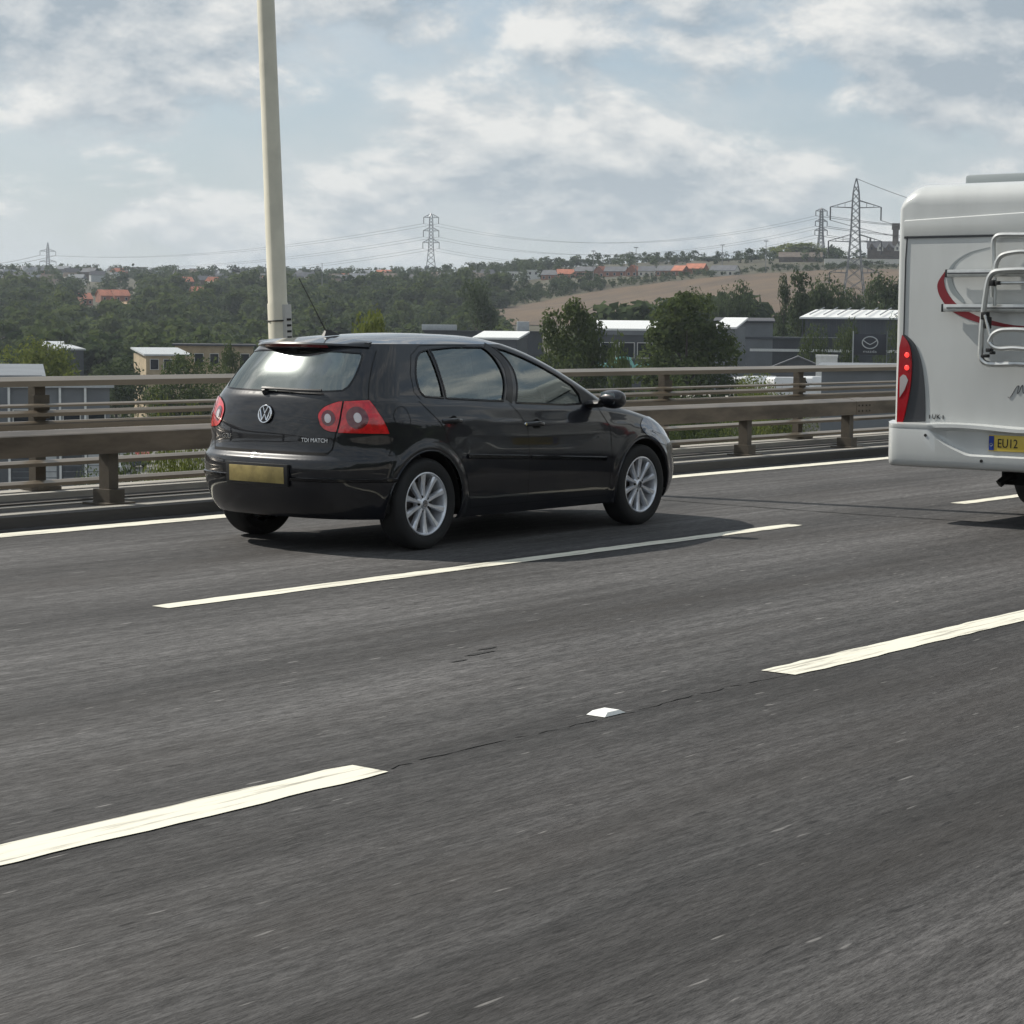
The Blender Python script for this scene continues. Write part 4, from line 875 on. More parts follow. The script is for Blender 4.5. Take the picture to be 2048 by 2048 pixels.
b = MB(); p = gp(1500, 210); b.box((p[0], p[1], -15.02), (300, 120, .3), rz=YAW+.5); tag(b.build('yard', 'yard'), kind='structure')

# ---- trees
def leaf_cloud(seed, nleaf, size, shape, lobes=12):
    r = np.random.default_rng(seed); c = []; rad = []
    for i in range(lobes):
        t = r.uniform(0, 1); a = r.uniform(0, 2*math.pi)
        if shape == 'round': zc = .28+.58*t; w = .36*math.sqrt(max(.05, 1-((zc-.52)/.5)**2))
        elif shape == 'tall': zc = .12+.78*t; w = .30*math.sqrt(max(.04, 1-((zc-.48)/.52)**2))
        elif shape == 'compact': zc = .16+.76*t; w = .30*math.sqrt(max(.03, 1-((zc-.50)/.46)**2))
        elif shape == 'poplar': zc = .12+.82*t; w = .10*math.sqrt(max(.05, 1-((zc-.45)/.58)**2))
        elif shape == 'bush': zc = .15+.55*t; w = .55*(1-t*.6)
        else: zc = .12+.84*t; w = .26*(1-t)+.02      # conifer
        c.append((w*math.cos(a)*r.uniform(.3, 1), w*math.sin(a)*r.uniform(.3, 1), zc)); rad.append({'round': .24, 'tall': .19, 'compact': .105, 'poplar': .085, 'bush': .28, 'conifer': .10*(1.2-t)+.02}[shape]*r.uniform(.75, 1.15))
    c = np.array(c); rad = np.array(rad); k = r.integers(0, lobes, nleaf); d = r.normal(size=(nleaf, 3)); d /= np.linalg.norm(d, axis=1, keepdims=True); d[:, 2] = np.abs(d[:, 2])*r.choice([1, 1, 1, -1], nleaf)
    p = c[k]+d*rad[k][:, None]*r.uniform(.55, 1.02, nleaf)[:, None]
    nrm = d+r.normal(size=(nleaf, 3))*.55; nrm /= np.linalg.norm(nrm, axis=1, keepdims=True)
    t1 = np.cross(nrm, r.normal(size=(nleaf, 3))); t1 /= np.linalg.norm(t1, axis=1, keepdims=True); t2 = np.cross(nrm, t1)
    s = size*r.uniform(.6, 1.3, nleaf)[:, None]
    q = np.stack([p-t1*s, p-t2*s*.6+nrm*s*.15, p+t1*s, p+t2*s*.6+nrm*s*.15], 1)
    tint = np.clip(r.uniform(.0, .75, nleaf)+.25*r.uniform(0, 1, lobes)[k], 0, 1)
    return q.reshape(-1, 3), tint
def quads_mesh(name, V, tint, m):
    n = len(V)//4; me = bpy.data.meshes.new(name); me.vertices.add(len(V)); me.vertices.foreach_set('co', V.astype(np.float32).ravel())
    me.loops.add(len(V)); me.loops.foreach_set('vertex_index', np.arange(len(V), dtype=np.int32)); me.polygons.add(n); me.polygons.foreach_set('loop_start', np.arange(0, len(V), 4, dtype=np.int32))
    me.materials.append(MATS[m]); me.update(calc_edges=True)
    a = me.attributes.new('tint', 'FLOAT', 'FACE'); a.data.foreach_set('value', tint.astype(np.float32)); return me
def trunk_mesh(seed, bare=.35, r0=.028, limbs=6, hi=.8):
    r = random.Random(seed); b = MB(); b.tube([(0, 0, -.02), (.006, .004, .2), (-.004, .01, .5), (.005, 0, hi)], [r0, r0*.8, r0*.5, r0*.15], 7)
    for i in range(limbs):
        a = r.uniform(0, 6.28); z = r.uniform(bare*.7, .65); l = r.uniform(.12, .26); b.tube([(0, 0, z), (l*.5*math.cos(a), l*.5*math.sin(a), z+.08), (l*math.cos(a), l*math.sin(a), z+.19)], [r0*.4, r0*.25, r0*.08], 5)
    return new_mesh('trunk', b.v, b.f, 'bark', True)
PROTO = {}
def proto(shape, leafm, nleaf, size, seed):
    k = (shape, leafm, nleaf, seed)
    if k not in PROTO:
        V, t = leaf_cloud(seed, nleaf, size, shape, {'round': 14, 'tall': 18, 'compact': 60, 'poplar': 42, 'bush': 10, 'conifer': 20}[shape]); PROTO[k] = (quads_mesh('crown', V, t, leafm), trunk_mesh(seed, .15 if shape in ('bush', 'poplar') else .3, .014 if shape == 'bush' else .025, 6, .75))
    return PROTO[k]
def tree(name, label, p, h, wscale, shape='round', leafm='leaf_mid', nleaf=1500, size=.03, seed=1, group=None, cat='tree'):
    o = thing(name, label, cat, tuple(p), random.uniform(0, 6.28), group); o.scale = (h*wscale, h*wscale, h)
    c, t = proto(shape, leafm, nleaf, size, seed); link('crown', c, o); link('trunk', t, o); return o
NOMW = {'round': .82, 'tall': .66, 'poplar': .27, 'bush': .85, 'conifer': .55, 'compact': .60}
def tree_px(name, label, px, d, py_top, wpx, **k):      # a tree rooted on the terrain with a given top and crown width
    g = gp(px, d); zt = at(px, py_top, d)[2]; h = zt-g[2]; return tree(name, label, tuple(g), h, wpx*d/FPX/(h*NOMW[k.get('shape', 'round')]), **k)
# distinct trees
BIG = dict(nleaf=15000, size=.0125)
tree_px('broadleaf_tree', 'tall full tree just right of the black car roof, behind the parapet', 1138, 215, 603, 158, shape='compact', seed=21, **BIG)
tree_px('broadleaf_tree', 'broadest dark green tree, right of centre behind the parapet', 1374, 225, 588, 222, shape='compact', seed=22, leafm='leaf_mid', **BIG)
tree_px('broadleaf_tree', 'small pale tree in front of the turquoise canopy between the two big trees', 1238, 190, 682, 55, shape='tall', seed=23, nleaf=3000, size=.024)
tree_px('broadleaf_tree', 'rounded dark tree standing against the stubble field behind the broadest tree', 1462, 420, 560, 95, shape='round', leafm='leaf_dark', seed=24, nleaf=5000, size=.02)
tree_px('broadleaf_tree', 'lower dark tree beside the rounded one below the stubble field', 1400, 430, 583, 85, shape='round', leafm='leaf_dark', seed=25, nleaf=4000, size=.022)
tree_px('poplar_tree', 'left of the two tall narrow poplars before the stubble field', 1567, 380, 548, 30, shape='poplar', leafm='leaf_dark', seed=26, nleaf=3500, size=.016)
tree_px('poplar_tree', 'right and thicker of the two tall narrow poplars before the stubble field', 1597, 376, 543, 46, shape='poplar', leafm='leaf_dark', seed=27, nleaf=4500, size=.016)
tree_px('broadleaf_tree', 'dense tree between the poplars and the near pylon legs', 1655, 400, 566, 105, shape='round', leafm='leaf_dark', seed=28, nleaf=4500, size=.022)
tree_px('broadleaf_tree', 'dense dark tree right of the near pylon, half behind the motorhome', 1770, 410, 562, 110, shape='round', leafm='leaf_dark', seed=29, nleaf=4500, size=.022)
tree_px('broadleaf_tree', 'dark tree under the near pylon behind the white-roofed shed', 1712, 430, 578, 85, shape='round', leafm='leaf_dark', seed=30, nleaf=4000, size=.022)
tree_px('broadleaf_tree', 'dark upright tree directly above the car roof at the field corner', 955, 470, 570, 80, shape='tall', leafm='leaf_dark', seed=31, nleaf=5000, size=.02)
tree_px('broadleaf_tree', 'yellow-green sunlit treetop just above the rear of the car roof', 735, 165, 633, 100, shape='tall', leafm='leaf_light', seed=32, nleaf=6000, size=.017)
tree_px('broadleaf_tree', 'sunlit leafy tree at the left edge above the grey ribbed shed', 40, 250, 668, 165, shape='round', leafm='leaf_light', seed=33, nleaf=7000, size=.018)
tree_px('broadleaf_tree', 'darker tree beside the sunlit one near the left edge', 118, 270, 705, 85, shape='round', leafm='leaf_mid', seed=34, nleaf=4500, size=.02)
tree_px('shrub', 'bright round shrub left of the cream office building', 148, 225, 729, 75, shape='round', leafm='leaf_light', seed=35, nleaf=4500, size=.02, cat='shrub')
tree_px('broadleaf_tree', 'bushy tree in front of the cream office building wall', 378, 262, 712, 150, shape='round', leafm='leaf_mid', seed=36, nleaf=5500, size=.02)
tree_px('broadleaf_tree', 'low dark tree left of the cream office building', 232, 300, 716, 130, shape='round', leafm='leaf_dark', seed=37, nleaf=4500, size=.02)
tree_px('broadleaf_tree', 'dark tree partly covering the right end of the cream office building', 470, 290, 672, 55, shape='tall', leafm='leaf_mid', seed=38, nleaf=4500, size=.02)
for i, (px, d, py, lab) in enumerate([(250, 95, 776, 'leftmost sunlit bush seen between the parapet rails'), (318, 92, 758, 'second sunlit bush seen between the parapet rails left of the car'), (388, 96, 762, 'sunlit bush between the parapet rails nearest the car tail light'), (160, 120, 905, 'low bush below the box beam at the left edge'), (345, 105, 905, 'low bush below the box beam beside the parked cars')]):
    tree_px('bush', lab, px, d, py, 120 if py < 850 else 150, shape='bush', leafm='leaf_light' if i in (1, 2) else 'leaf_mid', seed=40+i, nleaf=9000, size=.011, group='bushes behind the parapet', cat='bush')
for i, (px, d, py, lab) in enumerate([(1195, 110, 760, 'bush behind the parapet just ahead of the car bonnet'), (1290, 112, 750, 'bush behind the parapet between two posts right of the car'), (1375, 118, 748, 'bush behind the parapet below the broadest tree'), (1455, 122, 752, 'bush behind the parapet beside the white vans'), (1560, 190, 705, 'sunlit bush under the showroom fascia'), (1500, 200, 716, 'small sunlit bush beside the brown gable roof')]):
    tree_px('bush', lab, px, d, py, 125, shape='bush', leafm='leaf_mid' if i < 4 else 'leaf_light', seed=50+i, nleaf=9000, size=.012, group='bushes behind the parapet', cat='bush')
# skyline trees
sky_trees = [(267, 1330, 527, 'conifer', 'tallest dark conifer on the left skyline'), (160, 1400, 540, 'conifer', 'small pointed conifer on the skyline right of the farthest pylon'), (47, 1400, 541, 'conifer', 'small pointed tree on the skyline left of the farthest pylon'), (470, 1350, 529, 'conifer', 'dark pointed tree on the skyline left of the lamp column'), (1058, 1150, 519, 'round', 'single dark tree on the skyline above the white flat building'), (1090, 1180, 528, 'round', 'low tree on the skyline right of the single dark one'), (1140, 1120, 521, 'round', 'round tree behind the first red roof on the ridge'), (1180, 1120, 519, 'round', 'round tree behind the dark grey ridge roofs'), (1302, 1080, 515, 'round', 'round tree on the ridge between two lamp masts'), (1352, 1060, 510, 'round', 'taller tree on the ridge above the last red roofs'), (1415, 1040, 513, 'round', 'dark tree on the ridge right of the last red roof'), (1455, 1030, 516, 'round', 'tree on the ridge under the third lamp mast'), (1500, 1010, 511, 'round', 'tree on the ridge left of the low brown building'), (1590, 1000, 488, 'round', 'brightest green tree on the ridge left of the pylons'), (1625, 1010, 497, 'round', 'tree on the ridge beside the smaller right pylon'), (1660, 980, 488, 'conifer', 'dark pointed tree between the two right pylons')]
for i, (px, d, py, sh, lab) in enumerate(sky_trees):
    d = d if px < 600 else d+130
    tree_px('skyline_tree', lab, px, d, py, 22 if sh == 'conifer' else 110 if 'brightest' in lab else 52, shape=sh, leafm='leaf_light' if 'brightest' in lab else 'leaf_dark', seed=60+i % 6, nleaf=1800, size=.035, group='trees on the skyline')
# the wooded slopes
def wood(name, count, region, sizes, leafm, seed, nleaf=170):
    r = np.random.default_rng(seed); vars_ = [leaf_cloud(seed*10+i, nleaf, .075, ['round', 'round', 'tall', 'round', 'tall'][i], 9) for i in range(5)]
    Vs = []; Ts = []
    for px, d in region(r, count):
        g = gp(px, d); h = r.uniform(*sizes); V, t = vars_[r.integers(0, 5)]; a = r.uniform(0, 6.28); ca, sa = math.cos(a), math.sin(a); w = h*r.uniform(.9, 1.35)
        q = np.stack([(V[:, 0]*ca-V[:, 1]*sa)*w+g[0], (V[:, 0]*sa+V[:, 1]*ca)*w+g[1], V[:, 2]*h+g[2]-h*.12], 1); Vs.append(q); Ts.append(np.clip(t*.8+r.choice([-.3, -.1, .1, .45])+r.uniform(-.1, .1), 0, 1))
    return tag(link(name, quads_mesh(name, np.concatenate(Vs), np.concatenate(Ts), leafm)), kind='stuff')
def in_field(px, d):
    if px < 845: return False
    p = gp(px, d); rel = p-CAM; z = rel@CF; py = 1024-FPX*(rel@CU)/z; return FT(px)-1 < py < FB(px)+1
def reg_left(r, n):
    k = 0
    while k < n:
        px = r.uniform(-150, 1010); d = r.uniform(430, 1010)
        if in_field(px, d) or (150 < px < 285 and d > 760) or (370 < px < 430 and d > 880) or (px < 30 and 560 < d < 700): continue
        k += 1; yield px, d
def reg_ridge(r, n):
    for _ in range(n): yield r.uniform(-150, 1100), r.uniform(1000, 1480)
def reg_right(r, n):
    k = 0
    while k < n:
        px = r.uniform(1000, 2250); d = r.uniform(400, 560)
        if in_field(px, d): continue
        k += 1; yield px, d
def reg_near(r, n):      # trees standing between the sheds on the valley floor
    for k in range(n):
        px, lo, hi = [(r.uniform(-60, 520), 345, 430), (r.uniform(1480, 1860), 335, 410), (r.uniform(1040, 1480), 330, 420)][k % 3]; yield px, r.uniform(lo, hi)
def reg_tall(r, n):      # taller trees against the foot of the field
    for k in range(n):
        px = [r.uniform(1335, 1500), r.uniform(1600, 1870), r.uniform(1190, 1330)][k % 3]; yield px, r.uniform(425, 520)
def reg_hedge(r, n):      # along the top of the field
    for _ in range(n):
        px = r.uniform(880, 1800); yield px, hit(px, float(FT(px)))+r.uniform(1, 40)
def reg_copse(r, n):      # wood above the left end of the field
    for _ in range(n):
        px = r.uniform(860, 1200); yield px, hit(px, float(FT(px)))+r.uniform(2, 70)
def reg_back(r, n):
    for _ in range(n): yield r.uniform(1080, 2250), r.uniform(1060, 1500)
wood('hillside_wood', 1300, reg_left, (5, 11), 'leaf_dark', 3, 260); wood('slope_wood', 420, reg_left, (7, 14), 'leaf_mid', 13, 320); wood('ridge_wood', 620, reg_ridge, (5, 9.5), 'leaf_dark', 4); wood('valley_wood', 190, reg_right, (5, 8), 'leaf_dark', 5)
wood('floor_wood', 110, reg_near, (8, 13.5), 'leaf_dark', 15, 420); wood('tall_wood', 110, reg_tall, (13, 20.5), 'leaf_dark', 16, 520); wood('field_hedge', 420, reg_hedge, (1.6, 3.6), 'leaf_dark', 6, 120); wood('field_copse', 80, reg_copse, (4, 7.5), 'leaf_dark', 8, 200); wood('far_wood', 220, reg_back, (5, 8), 'leaf_dark', 7)
def reg_around(r, n):      # unseen woods to the right, added to darken reflections in the car's side
    for _ in range(n): yield 1024+FPX*math.tan(0)+0, 0
Vs = []; Ts = []; r = np.random.default_rng(9); vs9 = [leaf_cloud(90+i, 160, .08, 'round', 9) for i in range(3)]
for i in range(420):
    a = r.uniform(-2.9, -.2)+0; d = r.uniform(60, 160); x, y = CAM[0]+d*math.cos(a), -45-r.uniform(0, 70); x = r.uniform(-220, 260); g = (x, y, hgt(x, y)); h = r.uniform(19, 29); V, t = vs9[i % 3]
    Vs.append(np.stack([V[:, 0]*h*1.0+g[0], V[:, 1]*h*1.0+g[1], V[:, 2]*h+g[2]], 1)); Ts.append(t)
tag(link('unseen_wood', quads_mesh('unseen_wood', np.concatenate(Vs), np.concatenate(Ts), 'leaf_dark')), kind='stuff')  # out of view, added so the car paint mirrors dark trees
b = MB(); b.prism([(-.30, 0), (-.22, .25), (-.10, .4), (-.09, .9), (.09, .9), (.10, .4), (.22, .25), (.30, 0)], lambda y, z: (X0, -14.2+y, z), lambda y, z: (X1, -14.2+y, z)); tag(b.build('central_barrier', 'concrete'), 'concrete central reservation barrier on the far right of the lanes', 'barrier')

# ---------------------------------------------------------------- buildings in the valley and on the ridge
def M_(n, c, r=.8, m=0., **k): return mat(n, c, r, m, **k)
M_('brick_cream', (.36, .29, .19), var=.15, vscale=.8); M_('brick_red', (.26, .12, .08), var=.2, vscale=.5); M_('roof_red', (.40, .145, .085), var=.2, vscale=.4); M_('roof_grey', (.095, .10, .11), var=.2, vscale=.4)
M_('slate_dark', (.05, .052, .06), var=.2); M_('clad_white', (.66, .67, .66), .5, var=.06); M_('clad_grey', (.145, .158, .172), .5, var=.12, vscale=.3); M_('clad_dark', (.055, .062, .072), .45, var=.15, vscale=.2); M_('clad_pale', (.42, .44, .45), .5, var=.1)  # clad_grey has shade put into its colour, darkened for unlit walls
M_('window_dark', (.02, .024, .03), .08); M_('frame_white', (.6, .6, .58), .5); M_('teal', (.20, .47, .42), .5); M_('render_white', (.62, .60, .55), .8, var=.08); M_('steel', (.20, .205, .215), .45, .6); M_('cable', (.07, .07, .075), .5); M_('stone', (.11, .088, .072), .9, var=.25, vscale=.6); M_('van_white', (.7, .71, .72), .3, coat=.5); M_('sign_navy', (.018, .022, .032), .4); M_('sign_silver', (.45, .47, .48), .35, .5)
def frame_at(px, d, turn=0.):      # local axes of a building: ex to the right across the view, ey away from the viewer
    r = ray(px, 650); a = math.atan2(r[1], r[0])-math.pi/2+turn; return a
def building(name, label, cat, px, d, w, dep, py_top, turn=0., wall='clad_grey', roof='flat', roofm='clad_pale', rise=2., over=.3, base=None, group=None, wins=(), fascia=None, minh=2.0, piece=None):
    g = gp(px, d); zt = at(px, py_top, d)[2]; zb = g[2]-.5 if base is None else base
    eave = zt-(rise if roof in ('gable', 'mono', 'gablex') else .25); eave = max(eave, zb+minh)
    o = thing(name, label, cat, (g[0], g[1], zb), frame_at(px, d, turn), group); h = eave-zb
    q = MB(); q.box((0, dep/2, h/2), (w, dep, h)); wl = q.build('wall', wall, o)
    q = MB(); X, Y = w/2+over, dep+over
    if roof == 'flat': q.box((0, dep/2, h+.15), (w+2*over, dep+2*over, .3))
    elif roof == 'gable':   # ridge runs across the view
        q.prism([(-over, h-.05), (dep/2, h+rise), (Y, h-.05), (Y, h-.22), (dep/2, h+rise-.2), (-over, h-.22)], lambda y, z: (-X, y, z), lambda y, z: (X, y, z))
        q2 = MB()
        for s in (-1, 1): q2.prism([(0, h), (dep, h), (dep/2, h+rise-.15)], lambda y, z: (s*w/2-.15*s, y, z), lambda y, z: (s*w/2, y, z))
        for s in (0,): q2.build('gable_end', wall, o)
    elif roof == 'gablex':  # gable end faces the viewer
        q.prism([(-X, h-.05), (0, h+rise), (X, h-.05), (X, h-.22), (0, h+rise-.2), (-X, h-.22)], lambda x, z: (x, -over, z), lambda x, z: (x, Y, z))
        q2 = MB(); q2.prism([(-w/2, h), (w/2, h), (0, h+rise-.15)], lambda x, z: (x, 0, z), lambda x, z: (x, .2, z)); q2.build('gable_end', wall, o)
    else:                   # single pitch, low edge towards the viewer
        q.prism([(-over, h-.05), (Y, h+rise), (Y, h+rise-.25), (-over, h-.3)], lambda y, z: (-X, y, z), lambda y, z: (X, y, z))
    rf = q.build('roof', roofm, o)
    for (wx, wz, ww, wh) in wins:      # centre across, height above the base from the eave down
        q = MB(); q.box((wx, -.03, h-wz), (ww+.16, .10, wh+.16)); wf = q.build('window', 'frame_white', o); q = MB(); q.box((wx, -.085, h-wz), (ww, .03, wh)); q.build('pane', 'window_dark', wf)
    if fascia: q = MB(); q.box((0, -.12, h-fascia[0]), (w+.1, .2, fascia[1])); q.build('fascia', fascia[2], o)
    o['_h'] = h; return o
def pxw(npx, d): return npx*d/FPX
def B(name, label, cat, x0, x1, d, py_top, dep=8., **k): return building(name, label, cat, (x0+x1)/2, d, pxw(x1-x0, d), dep, py_top, **k)
row = lambda n, w, wz, ww, wh: [(-w/2+w*(i+.5)/n, wz, ww, wh) for i in range(n)]
# valley floor
w_ = pxw(120, 330)
B('office_building', 'cream brick office with a dark flat roof and dark windows left of the car', 'building', 352, 505, 340, 689, 12, wall='brick_cream', roofm='slate_dark', over=.5, wins=row(5, pxw(150, 340), 2.2, 1.3, 1.9))
B('office_wing', 'low wing with a pale sloping roof at the left end of the cream office', 'building', 292, 378, 325, 696, 8, wall='brick_cream', roof='mono', roofm='clad_pale', rise=.9, over=.4, turn=.25, wins=row(3, pxw(80, 325), 1.6, 1.2, 1.5))
B('ribbed_shed', 'pale grey ribbed metal shed at the left edge over the parapet', 'shed', -60, 79, 175, 733, 12, wall='clad_grey', roof='mono', roofm='clad_grey', rise=.7)
sh = bpy.data.objects['ribbed_shed']; wS = pxw(139, 175)
for i in range(26): q = MB(); q.box((-wS/2+wS*(i+.5)/26, -.03, sh['_h']/2), (.07, .06, sh['_h'])); q.build('rib', 'clad_grey', sh)
B('unit_building', 'blue-grey unit behind the sunlit tree at the left', 'building', 88, 124, 390, 683, 8, wall='clad_grey', roof='mono', roofm='clad_pale', rise=.8)
B('unit_building', 'dark low unit with a pale roof edge right of the blue-grey unit', 'building', 118, 167, 370, 690, 8, wall='clad_dark', roof='mono', roofm='clad_pale', rise=.6, turn=.3)
B('warehouse', 'grey warehouse with roller doors seen between the parapet rails at the left', 'warehouse', 20, 214, 150, 768, 14, wall='clad_grey', roofm='clad_pale', wins=row(4, pxw(190, 150), 2.3, 1.1, 1.4))
wh_ = bpy.data.objects['warehouse']; wW = pxw(194, 150)
for i in range(4):
    q = MB(); q.box((-wW/2+wW*(i+.5)/4, -.06, wh_['_h']-5.2), (1.3, .12, 2.6)); dn_ = q.build('roller_door', 'clad_pale' if i % 2 else 'clad_dark', wh_)
    for z in range(6): q = MB(); q.box((-wW/2+wW*(i+.5)/4, -.13, wh_['_h']-6.3+z*.42), (1.28, .03, .05)); q.build('door_slat', 'clad_grey', dn_)
    q = MB(); q.box((-wW/2+wW*(i+.03)/4, -.12, wh_['_h']/2), (.16, .24, wh_['_h'])); q.build('column', 'clad_white', wh_)
# behind the car roof and right of it
B('trade_unit', 'dark trade unit with pale rooftop boxes just above the car roof', 'building', 850, 1085, 330, 662, 16, wall='clad_dark', roofm='slate_dark')
tu = bpy.data.objects['trade_unit']
for x, w, dz in ((-7.0, 5.5, .9), (6.2, 1.9, 1.5)): q = MB(); q.box((x, 2.5, tu['_h']+dz/2+.3), (w, 2.5, dz)); q.build('roof_box', 'clad_pale', tu, bevel=.05)
B('canopy_unit', 'small unit with a white sloping roof light just right of the car roof', 'building', 948, 1035, 300, 662, 8, wall='clad_dark', roof='mono', roofm='clad_white', rise=.9, turn=-.2)
o = B('glazed_unit', 'white-roofed unit with a glass front and turquoise canopy between the two big trees', 'building', 1196, 1312, 290, 640, 10, wall='clad_dark', roof='mono', roofm='clad_white', rise=1.15, wins=row(3, pxw(110, 290), 3.0, 2.0, 2.0), fascia=(.55, .7, 'clad_grey'))
q = MB(); q.tube([(-4+i*.55, -1.2, o['_h']-5.0+(.9 if 5 <= i <= 8 else 0)-(.25 if i in (4, 9) else 0)) for i in range(15)], .28, 6); q.build('canopy', 'teal', o)
B('gabled_unit', 'grey unit with a white roof end right of the broadest tree', 'building', 1432, 1545, 300, 634, 12, wall='clad_grey', roofm='slate_dark', roof='mono', rise=.5)
B('roof_light_unit', 'bright white sloping roof end beside the broadest tree', 'building', 1430, 1470, 285, 634, 6, wall='clad_grey', roof='mono', roofm='clad_white', rise=1.3, turn=-.25)
o = B('white_roof_shed', 'long shed with a bright white low roof below the near pylon', 'shed', 1612, 1800, 320, 617, 16, wall='clad_dark', roof='mono', roofm='clad_white', rise=1.3, turn=-.12, over=.8)
for i in range(7): q = MB(); q.box((-6.5+i*2.1, 8, o['_h']+1.0), (.14, 16, .12), rot=Matrix.Rotation(math.atan2(1.3, 17), 3, 'X')); q.build('roof_rib', 'clad_grey', o)
B('showroom', 'wide dark grey car showroom with a white fascia stripe behind the motorhome', 'building', 1480, 1850, 300, 676, 24, wall='clad_dark', roofm='clad_dark', fascia=(1.55, .38, 'clad_white'))
B('brown_roof_house', 'shallow brown gable roof in front of the showroom', 'building', 1540, 1655, 268, 712, 6, wall='clad_dark', roof='gablex', roofm='roof_grey', rise=1.6)
B('rooftop_plant', 'small white plant box standing above the parapet rail near the motorhome', 'box', 1634, 1676, 255, 711, 3, wall='clad_white', roofm='clad_white', over=.05)
B('grey_shed', 'plain grey clad building seen between the rails next to the motorhome', 'building', 1648, 1830, 130, 733, 12, wall='clad_grey', roofm='clad_grey', wins=())
for px_, d_, py_, w_, lab_ in ((1632, 292, 652, 60, 'small dark tree under the left end of the white shed roof'), (1690, 290, 655, 70, 'bushy tree under the middle of the white shed roof'), (1785, 285, 640, 60, 'tree between the emblem sign and the motorhome')): tree_px('broadleaf_tree', lab_, px_, d_, py_, w_, shape='round', leafm='leaf_mid', seed=70+px_ % 7, nleaf=4000, size=.018)
for nm_, n_ in (('white_roof_shed', 22), ('showroom', 44), ('trade_unit', 26)):
    o_ = bpy.data.objects[nm_]; xs_ = [v.co.x for v in o_.children[0].data.vertices]; w0_ = max(xs_)-min(xs_)
    for i in range(n_): q = MB(); q.box((-w0_/2+w0_*(i+.5)/n_, -.03, o_['_h']/2), (.12, .06, o_['_h']-.02)); q.build('cladding_rib', 'clad_dark', o_)
# emblem board on a post
d = 250; c = at(1740, 689, d); sg_ = thing('dealer_sign', 'dark square sign board with a silver winged emblem beside the motorhome', 'sign', (c[0], c[1], gp(1740, d)[2]), frame_at(1740, d))
hz_ = c[2]-sg_.location.z; W_, H_ = pxw(63, d), pxw(41, d)
q = MB(); q.box((0, 0, hz_), (W_, .25, H_)); q.build('board', 'sign_navy', sg_, bevel=.02)
for s, w in ((-1, .13), (1, .10)): q = MB(); q.box((s*(W_/2+.08), 0, hz_/2+.7), (w, .2, hz_+H_/2+.5)); q.build('post', 'sign_silver' if s < 0 else 'clad_grey', sg_)
rx, rz_ = pxw(15.0, d), pxw(11.8, d); ez_ = hz_+pxw(4, d)
q = MB(); q.tube([(rx*math.cos(a), -.15, ez_+rz_*math.sin(a)*(1.0 if math.sin(a) < 0 else .95)) for a in np.linspace(0, 2*math.pi, 41)[:-1]], .07, 6, closed=True); em = q.build('emblem_ring', 'sign_silver', sg_, smooth=True)
q = MB(); q.tube([(sx*rx*.93, -.15, ez_+rz_*.42) if False else (sx*rx*t, -.15, ez_-rz_*.35+rz_*.82*t**1.25) for sx, t in [(-1, .93), (-1, .62), (-1, .3), (1, 0), (1, .3), (1, .62), (1, .93)]], [.07, .06, .06, .07, .06, .06, .07], 6); q.build('emblem_wing', 'sign_silver', em, smooth=True)
me_t = place_text('lettering', 'mazda', .42, 'sign_silver', sg_, (1, 0, 0), (0, 0, 1), (0, -.14, hz_-H_/2+.40), extrude=.01, sx=1.5)
# ridge houses: red and grey roofs above the field
ridge = [(1000, 1050, 543, 'clad_white', 'flat', 'clad_pale', 'long low white flat-roofed building at the left end of the ridge estate'), (1053, 1077, 540, 'clad_white', 'flat', 'clad_white', 'white boxy house with dark windows on the ridge'), (1080, 1116, 541, 'brick_red', 'gable', 'roof_grey', 'grey-roofed house right of the white boxy house'), (1115, 1147, 539, 'brick_red', 'gable', 'roof_red', 'first red-roofed house from the left on the ridge estate'), (1146, 1186, 534, 'brick_red', 'gable', 'roof_grey', 'large dark-roofed house after the first red roof'), (1186, 1207, 536, 'brick_red', 'gablex', 'roof_red', 'narrow red gable between two dark roofs'), (1206, 1249, 534, 'brick_red', 'gable', 'roof_grey', 'widest dark-roofed house in the middle of the ridge estate'), (1250, 1273, 534, 'brick_red', 'gablex', 'roof_red', 'red gable house under the second lamp mast'), (1275, 1307, 534, 'render_white', 'gable', 'roof_grey', 'slate-roofed house right of the second lamp mast'), (1308, 1343, 533, 'brick_red', 'gable', 'roof_grey', 'grey and brick house left of the last two red roofs'), (1340, 1364, 533, 'brick_red', 'gable', 'roof_red', 'smaller of the last two red-roofed houses'), (1367, 1405, 529, 'brick_red', 'gable', 'roof_red', 'last and brightest red-roofed house of the row'), (1416, 1468, 534, 'render_white', 'gable', 'roof_grey', 'low grey-roofed house right of the red roofs')]
for i, (x0, x1, py, wall, rf, rm, lab) in enumerate(ridge):
    d = hit((x0+x1)/2, py+19, 500); w = pxw(x1-x0, d); n = 2 if x1-x0 < 30 else 3
    B('ridge_house', lab, 'house', x0, x1, d, py, 7.5, wall=wall, roof=rf, roofm=rm, rise=2.4 if rf != 'gablex' else 3.0, turn=random.uniform(-.45, .45), group='houses on the ridge', wins=row(n, w, 1.4, 1.0, 1.2), minh=3.0)
for x0, x1, py, lab, d in ((202, 232, 579, 'left half of the bright orange-roofed house pair on the wooded slope', 930), (229, 261, 579, 'right half of the bright orange-roofed house pair on the wooded slope', 936), (165, 186, 587, 'small orange-roofed house left of the orange pair', 945), (388, 414, 573, 'pink-roofed house among the trees left of the lamp column', 1010)):
    d = hit((x0+x1)/2, py+26, 500)
    B('slope_house', lab, 'house', x0, x1, d, py, 7, wall='brick_red', roof='gable', roofm='roof_red', rise=2.6, turn=.35, group='orange roofed houses on the slope', wins=row(2, pxw(x1-x0, d), 1.4, .9, 1.1), minh=3.5)
